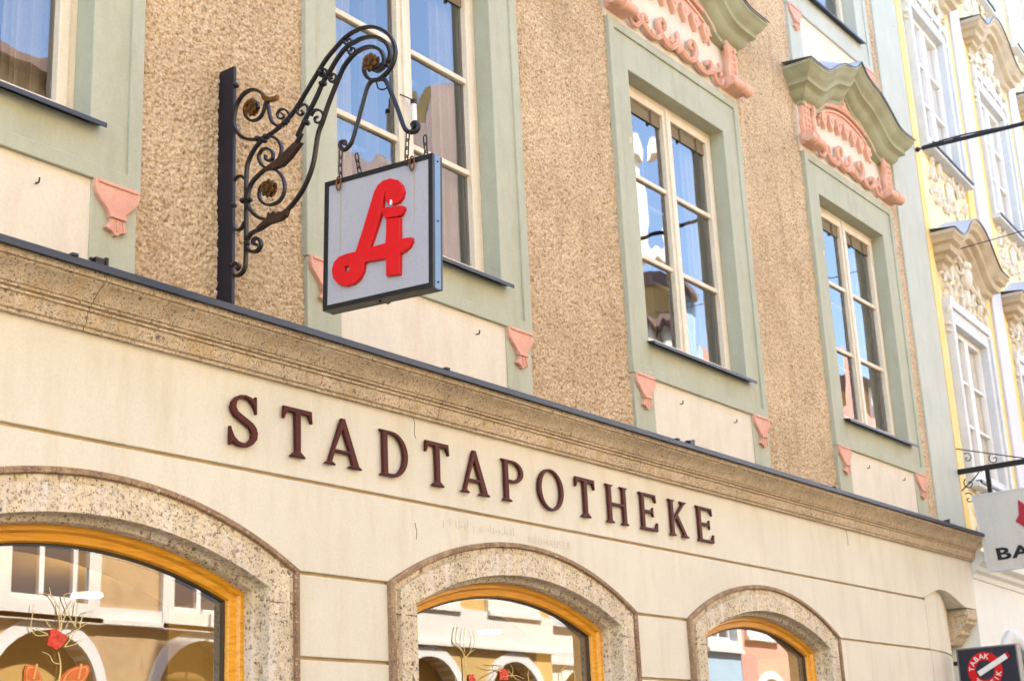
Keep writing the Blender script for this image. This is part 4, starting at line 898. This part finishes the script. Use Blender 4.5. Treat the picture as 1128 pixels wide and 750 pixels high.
for a, b in arches:
    m = MB(); rows = [[(x, y, z) for x, z in [(a-o_, -1.5)]+arc3(a-o_, b+o_, .65, .98+o_, 16)+[(b+o_, -1.5)]] for o_, y in ((.12, 0), (.12, -.05), (.09, -.065), (.02, -.065), (0, -.05), (0, .1))]
    m.loft(rows); f_ = obj('arch_surround', m, 'greyframe', yh, loc=Vector((0, 0, ZC)), smooth=True)
    g = MB(); g.prism([(a, -1.5)]+arc3(a, b, .65, .98, 12)+[(b, -1.5)], .1, .104); obj('glass_pane', g, 'oppglass', f_)
for i in range(9):
    p = MB(); x = BC[i]+.90
    p.box(x, x+.36, -.05, 0, 1.64, 9.8); p.box(x-.02, x+.38, -.07, 0, 1.64, 1.9); obj('pilaster', p, 'paleblue', yh, loc=Vector((0, 0, ZC)), bevel=.005)
    p = MB(); p.box(x+.37, x+.60, -.025, 0, 1.64, 9.8); p.box(x-.22, x-.01, -.025, 0, 1.64, 9.8); obj('ochre_strip', p, 'ochre', yh, loc=Vector((0, 0, ZC)))
p = MB(); p.box(.0, .14, -.03, 0, 1.72, 9.8); obj('ochre_strip', p, 'ochre', yh, loc=Vector((0, 0, ZC)))
def y_window(c, z0, z1):
    L = Vector((c, 0, ZC+z0)); H = z1-z0; hw = .47
    f = MB(); ring(f, -hw-.13, hw+.13, -.12, H+.17, -hw, hw, 0, H, -.045, .05); ring(f, -hw-.155, hw+.155, -.14, H+.20, -hw-.09, hw+.09, -.08, H+.12, -.065, .0)
    f.box(-hw-.16, hw+.16, -.10, .0, -.16, -.12)
    w_ = obj('window', f, 'greyframe', yh, loc=L, bevel=.004)
    c_ = MB(); ring(c_, -hw, hw, 0, H, -hw+.05, hw-.05, .05, H-.05, .02, .08); c_.box(-.05, .05, .015, .08, .03, H-.03)
    for k in (1, 2, 3):
        z = .05+(H-.1)*k/4 if H > 1.5 else .05+(H-.1)*k/3
        if k == 3 and H <= 1.5: break
        c_.box(-hw+.04, hw-.04, .03, .07, z-.012, z+.012)
    obj('casement', c_, 'white', w_, bevel=.003)
    g = MB(); g.add([(-hw+.03, .055, .03), (-.04, .057, .03), (-.04, .055, H-.03), (-hw+.03, .057, H-.03)], [(0, 1, 2, 3)]); g.add([(.04, .057, .03), (hw-.03, .055, .03), (hw-.03, .057, H-.03), (.04, .055, H-.03)], [(0, 1, 2, 3)])
    obj('glass_pane', g, 'clearglass', w_, keep=True)
    cu = MB(); rows = [[(-hw+2*hw*i/50, .085+.012*math.sin(i*1.3), z) for i in range(51)] for z in (0, H)]; cu.loft(rows); obj('curtain', cu, 'white', w_, smooth=True)  # white and close to the pane, standing in for pale reflected sky
    s = MB(); s.box(-hw-.12, hw+.12, -.115, -.10, -.13, -.112); s.box(-hw-.12, hw+.12, -.11, .02, -.112, -.104); obj('window_ledge', s, 'zinc', w_)
    return w_
ya = y_window(BC[0], 2.36, 3.62); yb = y_window(BC[0], 5.34, 6.64)
yc = y_window(BC[0], 8.1, 9.3)
def HFr(d):
    d = abs(d)
    if d < .36: return .30-.42*d*d/.36*1.0+(.0 if d > .04 else .0)
    if d < .62: t = (d-.36)/.26; return (.30-.42*.36)*(1-t)**1.6
    return 0
YP = [(.24, 0), (.24, -.03), (.22, -.045), (.21, -.08), (.17, -.10), (.16, -.15), (.11, -.165), (.10, -.20), (.06, -.22), (.05, -.27), (0, -.28)]
def m0_cart():
    m = MB(); m.prism([(-.05, -.26), (.05, -.26), (.09, .0), (.06, .17), (-.06, .17), (-.09, .0)], -.03, 0); m.ball((0, -.06, .02), .085, .8, .7, 1.3, 9); m.ball((0, -.08, .13), .06, 1.3, .8, .7, 8); m.ball((0, -.04, -.16), .06, .8, .7, 1.5, 8); return m
def y_relief(c, z):
    rnd = random.Random(int(z*10)); m = MB(); root = obj('cartouche', m0_cart(), 'stuccowhite', yh, loc=Vector((c, 0, ZC+z)), smooth=True)
    def curlp(x, zz, r, a, sgn, th):
        pts = [(x+r*(1-.07*j)*math.cos(a+sgn*.5*j), -.03-.02*math.sin(j*.4), zz+r*(1-.07*j)*math.sin(a+sgn*.5*j)) for j in range(11)]
        m.ribbon(pts, th*.85, lambda u: 1.2-.7*u)
    for sx in (-1, 1):
        m = MB()
        for (x, zz, r, a, sgn, th) in ((.12, .10, .10, 1.5, 1, .022), (.30, .02, .10, .4, -1, .022), (.50, -.04, .10, 2.5, 1, .02), (.22, -.14, .08, 3.8, -1, .018), (.42, -.20, .08, .6, 1, .018), (.58, -.26, .08, 1.4, 1, .018), (.10, -.24, .07, 5, 1, .016), (.33, -.31, .06, 2, -1, .014), (.60, -.42, .06, 3, -1, .016), (.66, -.14, .05, 1, 1, .014), (.64, -.58, .05, 1, 1, .013)):
            curlp(sx*x, zz, r, a if sx > 0 else PI-a, sgn*sx, th)
        for j in range(16): m.ball((sx*rnd.uniform(.03, .66), -.02, rnd.uniform(-.34, .12)), rnd.uniform(.010, .020), 1, .6, rnd.uniform(.8, 1.8), 6)
        obj('scroll_relief', m, 'stuccowhite', root, smooth=True)
    return root
yh0 = make_hood(0, 0, 'beige_stone', None, .84, YP, HFr, 'copper_rim', 'sheet', yh, loc=Vector((BC[0], 0, ZC+4.33)), relief=False)
r0 = y_relief(BC[0], 4.12)
def y_apron(c, z):
    rnd = random.Random(5); m = MB(); m.ball((0, -.02, 0), .05, 1, .7, 1.6, 8); m.ball((0, -.02, .1), .035, 1, .7, 1, 8)
    root = obj('apron_boss', m, 'stuccowhite', yh, loc=Vector((c, 0, ZC+z)), smooth=True)
    for sx in (-1, 1):
        m = MB()
        for j in range(12):
            x, zz = sx*rnd.uniform(.04, .55), rnd.uniform(-.2, .22); r = rnd.uniform(.04, .09); a = rnd.uniform(0, 6)
            m.ribbon([(x+r*(1-.07*q)*math.cos(a+sx*.5*q), -.02, zz+r*(1-.07*q)*math.sin(a+sx*.5*q)) for q in range(10)], .012, lambda u: 1.2-.7*u)
        for j in range(8): m.ball((sx*rnd.uniform(.03, .55), -.012, rnd.uniform(-.2, .2)), rnd.uniform(.014, .028), 1, .5, 1.4, 6)
        obj('apron_relief', m, 'stuccowhite', root, smooth=True)
    return root
q0 = y_apron(BC[0], 4.93)
for i, c in enumerate(BC):
    if i:
        for o, z in ((ya, 2.36), (yb, 5.34), (yc, 8.1), (yh0, 4.33), (r0, 4.12), (q0, 4.93)): copy_tree(o, yh, Vector((c, 0, ZC+z)))
    copy_tree(yh0, yh, Vector((c, 0, ZC+7.25))); copy_tree(r0, yh, Vector((c, 0, ZC+7.04))); copy_tree(q0, yh, Vector((c, 0, ZC+7.78)))
    copy_tree(q0, yh, Vector((c, 0, ZC+1.98)))
m = MB(); m.prism([(-.4, 9.8), (-.4, 9.95), (5, 12.5), (10, 9.95), (10, 9.8)], .0, S1, lambda p, q, a: (a, p, q)); obj('roof', m, 'roof', yh, loc=Vector((0, 0, ZC)))

# ================================================================ bank sign on its arm
arm = thing('sign_arm', 'straight black iron arm with wire scrolls beside the green corner strip', 'sign bracket', (11.50, 0, ZC+2.27))
m = MB(); m.box(11.487, 11.513, -1.35, .0, 2.25, 2.292); obj('bar', m, 'iron', arm, bevel=.003)
m = MB(); m.cyl((11.5, -.01, 2.46), (11.5, -.55, 2.29), .005, 6); obj('stay', m, 'iron', arm)
for y, z, r, s_ in ((-.09, 2.37, .045, 1), (-.30, 2.33, .045, -1), (-.08, 2.17, .05, -1), (-.06, 2.05, .05, 1)):
    m = MB(); m.tube([(11.5, y+r*(1-.075*j)*math.cos(.55*j*s_+1), z+r*(1-.075*j)*math.sin(.55*j*s_+1)) for j in range(14)], .0045, 6); obj('wire_scroll', m, 'iron', arm, smooth=True)
m = MB(); m.tube(cr([(11.5, -.01, 2.12), (11.5, -.05, 2.15), (11.5, -.12, 2.2), (11.5, -.17, 2.25)], 5), .005, 6); obj('wire_scroll', m, 'iron', arm, smooth=True)
for y in (-.235, -1.0):
    m = MB(); m.box(11.492, 11.508, y-.018, y+.018, 2.06, 2.25); obj('drop_bar', m, 'iron', arm)
bk_ = thing('bank_sign', 'cream hanging sign lettered BAWAG with crimson emblem below straight black arm', 'hanging sign', (11.50, -.62, ZC+1.76))
lean = lambda p, q, a: (a, p-.055*(2.06-q)/.6, q)
m = MB(); m.prism([(-.10, 1.465), (-1.15, 1.465), (-1.15, 2.06), (-.10, 2.06)], 11.46, 11.54, lean); obj('panel', m, 'bankface', bk_, bevel=.003)
m = MB(); m.prism([[(-.095, 1.46), (-1.155, 1.46), (-1.155, 2.065), (-.095, 2.065)], [(-.107, 1.472), (-1.143, 1.472), (-1.143, 2.053), (-.107, 2.053)]], 11.455, 11.462, lean); obj('rim', m, 'greyframe', bk_)
vs, fs = text_mesh('BAWAG', .125, .002, .0035, 1.12)
wmax = max(v.x for v in vs)
m = MB(); m.add([lean(-.205-v.x/wmax*.80+.055*.5, 1.545+v.y*1.0, 11.4575-v.z) for v in vs], fs); obj('lettering', m, 'black', bk_)
em = [(0, .14), (.05, .08), (.085, .12), (.10, .02), (.13, -.02), (.09, -.06), (.06, -.13), (.0, -.15), (-.06, -.13), (-.09, -.06), (-.13, -.02), (-.10, .02), (-.085, .12), (-.05, .08)]
m = MB(); m.prism([(-.55+a*1.25, 1.84+b*1.15) for a, b in em], 11.452, 11.462, lean); obj('emblem', m, 'darkred', bk_)
m = MB(); m.prism([(-.55+a*.5, 1.84+b*.5) for a, b in em], 11.449, 11.453, lean); obj('emblem_facet', m, 'red', bk_)

# ================================================================ tobacconist sign
tx = 10.95
tb = thing('tobacconist_sign', 'dark blue projecting sign with red TABAK TRAFIK ring and cigarette below the corbel', 'hanging sign', (tx, -.24, ZC+.6))
m = MB(); m.prism([(-.018, .30), (-.453, .30), (-.453, .858), (-.018, .862)], tx-.04, tx+.04, lambda p, q, a: (a, p, q)); obj('panel', m, 'navy', tb, bevel=.003)
m = MB(); m.prism([[(-.012, .294), (-.459, .294), (-.459, .866), (-.012, .866)], [(-.022, .304), (-.449, .304), (-.449, .856), (-.022, .856)]], tx-.044, tx+.044, lambda p, q, a: (a, p, q)); obj('rim', m, 'steel', tb)
m = MB(); m.box(tx-.012, tx+.012, -.03, .03, .75, .78); m.box(tx-.012, tx+.012, -.03, .03, .38, .41); obj('bracket', m, 'iron', tb)
cy, cz = -.21, .70; sy = 1.0
circ = lambda r, n=40: [(cy+r*math.cos(2*PI*i/n), cz+r*math.sin(2*PI*i/n)) for i in range(n)]
m = MB(); m.prism([circ(.128), circ(.070)], tx-.046, tx-.039, lambda p, q, a: (a, p, q)); obj('ring', m, 'red', tb)
let = MB()
def ringtext(txt, a0, da, r, flip=False):
    for i, ch in enumerate(txt):
        vs, fs = text_mesh(ch, .052, .0005, .0006)
        w_ = max(v.x for v in vs)+min(v.x for v in vs)
        a = a0+da*i
        for_ = []
        for v in vs:
            lx = v.x-w_/2; ly = v.y-.019
            # camera side looks along +X: screen right is -Y
            if not flip: sx_ = lx*math.sin(a)+(r+ly)*math.cos(a); sz_ = -lx*math.cos(a)+(r+ly)*math.sin(a)
            else: sx_ = -lx*math.sin(a)+(r-ly)*math.cos(a); sz_ = lx*math.cos(a)+(r-ly)*math.sin(a)
            for_.append((tx-.0475-v.z, cy-sx_, cz+sz_))
        let.add(for_, fs)
ringtext('TABAK', math.radians(172), -math.radians(24), .099)
ringtext('TRAFIK', math.radians(228), math.radians(23), .099, True)
obj('lettering', let, 'white', tb)
cg = lambda u, v_: (tx-.052, cy-(u*math.cos(.47)-v_*math.sin(.47)), cz+(u*math.sin(.47)+v_*math.cos(.47)))
for nm, a, b, mt in (('cigarette', -.075, .17, 'white'), ('cigarette_tip', .171, .19, 'red')):
    m = MB(); m.prism([(a, -.019), (b, -.019), (b, .019), (a, .019)], 0, .007, lambda p, q, d: (cg(p+.02, q)[0]+d, cg(p+.02, q)[1], cg(p+.02, q)[2])); obj(nm, m, mt, tb)

# ================================================================ cables across the street
def cable(name, label, a, b, r, sag, n=40, extra=True):
    A = Vector(a); Bv = Vector(b); pts = [A.lerp(Bv, t/n)-Vector((0, 0, sag*4*(t/n)*(1-t/n))) for t in range(n+1)]
    m = MB(); m.tube(pts, r, 7); o = obj(name, m, 'cablem', None, smooth=True); tag(o, label, 'cable'); return o, pts
o, pts = cable('street_cable', 'thick black cable crossing the street from the wall beside the grey green hood mould', (11.53, -.06, 5.055), (11.53, -7.9, 5.3), .018, .18)
m = MB(); m.cyl((11.55, .06, 5.06), (11.53, -.05, 5.055), .008, 6); m.ball((11.53, -.02, 5.055), .022, 1, 1, 1, 7); m.tube([tuple(p+Vector((0, 0, .012+.02*math.sin(i*.9)))) for i, p in enumerate(pts[:10])], .007, 6); m.ball((11.53, -.36, 5.05), .026, 1, 1.4, 1, 7)
obj('anchor', m, 'cablem', o, smooth=True)
cable('stay_wire', 'thin grey wire with small insulators in front of the stucco hood of the yellow house', (12.0, .04, 4.26), (12.0, -7.95, 4.9), .004, .1)

# ================================================================ houses across the street (mirrored in the panes)
def opp_house(name, label, x0, x1, z1, mat, yf, storeys, pitch, trim, arc=True, gable=None, band=None, aw=.62):
    W_ = x1-x0
    t = thing(name, label, 'building', (x0, yf, 0)); L = Vector((0, 0, ZC))
    nb = max(1, int(W_/pitch)); cs_ = [W_*(i+.5)/nb for i in range(nb)]
    na = max(1, int(W_/1.8)); ac = [W_*(i+.5)/na for i in range(na)]
    m = MB(); R = lambda p, q, a: (W_-p, -a, q)
    hol = [[(c-.45, z), (c+.45, z), (c+.45, z+1.45), (c-.45, z+1.45)] for c in cs_ for z in storeys]
    ah = [[(c-aw, -1.6)]+arc3(c-aw, c+aw, 1.22, 1.72, 12)+[(c+aw, -1.6)] for c in ac] if arc else []
    out = [(0, -1.7), (W_, -1.7), (W_, z1)]+([(W_*gable[2]+gable[0]*a, z1+gable[1]*b) for a, b in ((1, .0), (.8, .25), (.72, .55), (.45, .6), (.4, .9), (.15, 1), (-.15, 1), (-.4, .9), (-.45, .6), (-.72, .55), (-.8, .25), (-1, 0))] if gable else [])+[(0, z1)]
    m.prism([out]+hol+ah, 0, -.18, lambda p, q, a: (p, a, q)); obj('wall', m, mat, t, loc=L)
    if gable and mat == 'yellow_house':
        m = MB(); m.prism([(0.01, 6.9), (W_-.01, 6.9)]+out[2:-1]+[(.01, z1)], .003, .02, lambda p, q, a: (p, a, q)); obj('gable', m, 'gable_render', t, loc=L)  # grey-brown skin over the upper part of the yellow wall
    m = MB(); m.box(0, W_, -8, -.24, -1.7, z1-.05); obj('core', m, 'arcadeochre', t, loc=L)
    m = MB(); m.prism([(.25, z1-.12), (.25, z1), (-4.3, z1+1.0), (-8.5, z1)], -.05, W_+.05, lambda p, q, a: (a, p, q))
    if not gable: obj('roof', m, 'roof', t, loc=L)
    if band:
        m = MB(); m.box(0, W_, 0, .05, band[0], band[1]); m.box(0, W_, 0, .10, band[0]-.05, band[0]); obj('string_band', m, trim, t, loc=L)
    for c in cs_:
        for z in storeys:
            f = MB(); ring(f, c-.60, c+.60, z-.14, z+1.6, c-.45, c+.45, z, z+1.45, 0, .06); f.box(c-.68, c+.68, 0, .14, z+1.6, z+1.68); f.box(c-.62, c+.62, 0, .1, z-.2, z-.14)
            w_ = obj('window', f, trim, t, loc=L)
            g = MB(); g.box(c-.45, c+.45, -.16, -.14, z, z+1.45); obj('glass_pane', g, 'oppglass', w_)
            k = MB(); ring(k, c-.45, c+.45, z, z+1.45, c-.38, c+.38, z+.07, z+1.38, -.14, -.09); k.box(c-.03, c+.03, -.14, -.085, z, z+1.45); k.box(c-.4, c+.4, -.135, -.095, z+.9, z+.95); obj('casement', k, 'white', w_)
    if arc:
        for c in ac:
            f = MB(); rows = [[(x, y, z) for x, z in [(c-aw-o_, -1.6)]+arc3(c-aw-o_, c+aw+o_, 1.22, 1.72+o_, 14)+[(c+aw+o_, -1.6)]] for o_, y in ((.13, 0), (.13, .04), (0, .04), (0, -.2))]
            f.loft(rows); obj('arcade_arch', f, 'white', t, loc=L, smooth=True)
    return t
OG = 'houses across the street'
opp_house('town_house', 'roughcast brown town house with arcade, mirrored in the leftmost shop window', 2.0, 12.1, 7.6, 'brown_house', -8, (2.0, 4.6), 2.0, 'white_house', True, None, (1.86, 1.98))
opp_house('town_house', 'golden yellow gabled house with white band, mirrored in the middle shop window', 12.12, 17.6, 8.2, 'yellow_house', -8, (2.5, 5.1), 1.8, 'white_house', True, (1.35, 1.9, .72), (1.9, 2.35))
opp_house('town_house', 'cream house mirrored in the right part of the middle shop window', 17.62, 22.0, 7.8, 'white_house', -8.3, (2.5, 5.1), 1.45, 'greyframe', True, None, (1.8, 1.95))
opp_house('town_house', 'narrow pale blue house mirrored in the rightmost shop window', 22.02, 23.2, 8.6, 'blue_house', -8, (2.3, 4.9), 1.2, 'white_house', False)
opp_house('town_house', 'salmon pink house with white arches, mirrored in the rightmost shop window', 23.22, 31.5, 7.6, 'pink_house', -8, (2.55, 5.1), 1.6, 'white_house', True, (1.8, 1.8, .5))
opp_house('town_house', 'tall cream house far along the opposite side of the street', 31.52, 44, 8.6, 'white_house', -8, (2.5, 5.2), 1.9, 'greyframe')
opp_house('town_house', 'pale yellow house opposite the left end of the pharmacy', -8, 1.98, 7.6, 'yellow_house', -8, (2.2, 4.8), 2.0, 'white_house', True, None, (1.8, 1.95))
# church tower mirrored in the upper panes
ct = thing('church_tower', 'pale plaster church tower rising behind the opposite houses, mirrored in upper window', 'tower', (24.5, -12.5, 0))
m = MB(); m.box(-1.6, 1.6, -1.6, 1.6, -1.7, 13.0); m.box(-1.8, 1.8, -1.8, 1.8, 10.6, 10.9); m.box(-1.8, 1.8, -1.8, 1.8, 13, 13.3); obj('shaft', m, 'white_house', ct, loc=Vector((0, 0, ZC)))
m = MB()
rows = [[(r*math.cos(2*PI*i/16), r*math.sin(2*PI*i/16), z) for i in range(16)] for r, z in ((1.8, 13.3), (1.75, 14), (1.3, 14.8), (.6, 15.3), (.5, 16), (.9, 16.4), (.7, 17), (.1, 17.8), (.04, 19))]
m.loft(rows, close_u=True); obj('onion_dome', m, 'greenpale', ct, loc=Vector((0, 0, ZC)), smooth=True)
for sy_ in (1.61,):
    m = MB(); m.box(-.45, .45, sy_-.03, sy_+.02, 11.2, 12.6); obj('belfry_opening', m, 'dark', ct, loc=Vector((0, 0, ZC)))

# ================================================================ street
m = MB(); m.box(-60, 120, -70, 80, -.3, -.16); o = obj('ground', m, 'cobble', None, loc=Vector((0, 0, 0))); struct(o)
m = MB(); m.box(-40, 70, -6.4, -1.7, -.16, -.12); o = obj('road', m, 'cobble', None, loc=Vector((0, 0, 0))); struct(o)
m = MB(); m.box(-40, 70, -1.7, .6, -.16, .0); o = obj('pavement', m, 'cobble', None, loc=Vector((0, 0, 0)), bevel=.01); struct(o)
m = MB(); m.box(-40, 70, -8.4, -6.4, -.16, .0); o = obj('pavement', m, 'cobble', None, loc=Vector((0, 0, 0)), bevel=.01); struct(o)

# ================================================================ light, sky, camera
SUN_EL, SUN_AZ = 47, 8      # the sun stands behind the pharmacy: its front is in open shade
wd_ = bpy.data.worlds.new('World'); scene.world = wd_; wd_.use_nodes = True
nt = wd_.node_tree; bg = nt.nodes['Background']; sky = nt.nodes.new('ShaderNodeTexSky'); sky.sky_type = 'NISHITA'; sky.sun_disc = False
sd = Vector((math.sin(math.radians(SUN_AZ)), math.cos(math.radians(SUN_AZ)), math.tan(math.radians(SUN_EL)))).normalized()
sky.sun_elevation = math.radians(SUN_EL); sky.sun_rotation = math.radians(SUN_AZ)
sky.air_density = 1.0; sky.dust_density = 1.0; sky.ozone_density = 1.0
nt.links.new(sky.outputs[0], bg.inputs[0]); bg.inputs[1].default_value = .15
sl = bpy.data.lights.new('sun', 'SUN'); sl.energy = 3.0; sl.angle = math.radians(.5); sl.color = (1, .94, .84)
so = bpy.data.objects.new('sun', sl); COL.objects.link(so); so.location = (0, 10, 30)
so.rotation_euler = (-sd).to_track_quat('-Z', 'Y').to_euler()
cam = bpy.data.cameras.new('camera'); co = bpy.data.objects.new('camera', cam); COL.objects.link(co); scene.camera = co
R = Matrix(((.59532555, -.20678239, -.77642033), (-.80213219, -.20899566, -.55937892), (-.04659877, .9558043, -.29028726)))
co.matrix_world = Matrix.Translation((0, -4, ZC)) @ R.to_4x4()
cam.sensor_width = 36; cam.lens = 52.487; cam.clip_start = .05; cam.clip_end = 500
cam.dof.use_dof = True; cam.dof.focus_distance = 6.0; cam.dof.aperture_fstop = 5.6
scene.view_settings.view_transform = 'Standard'; scene.view_settings.look = 'None'
scene.view_settings.exposure = 2.8; scene.view_settings.gamma = 1
scene.render.resolution_x = 1024; scene.render.resolution_y = 680
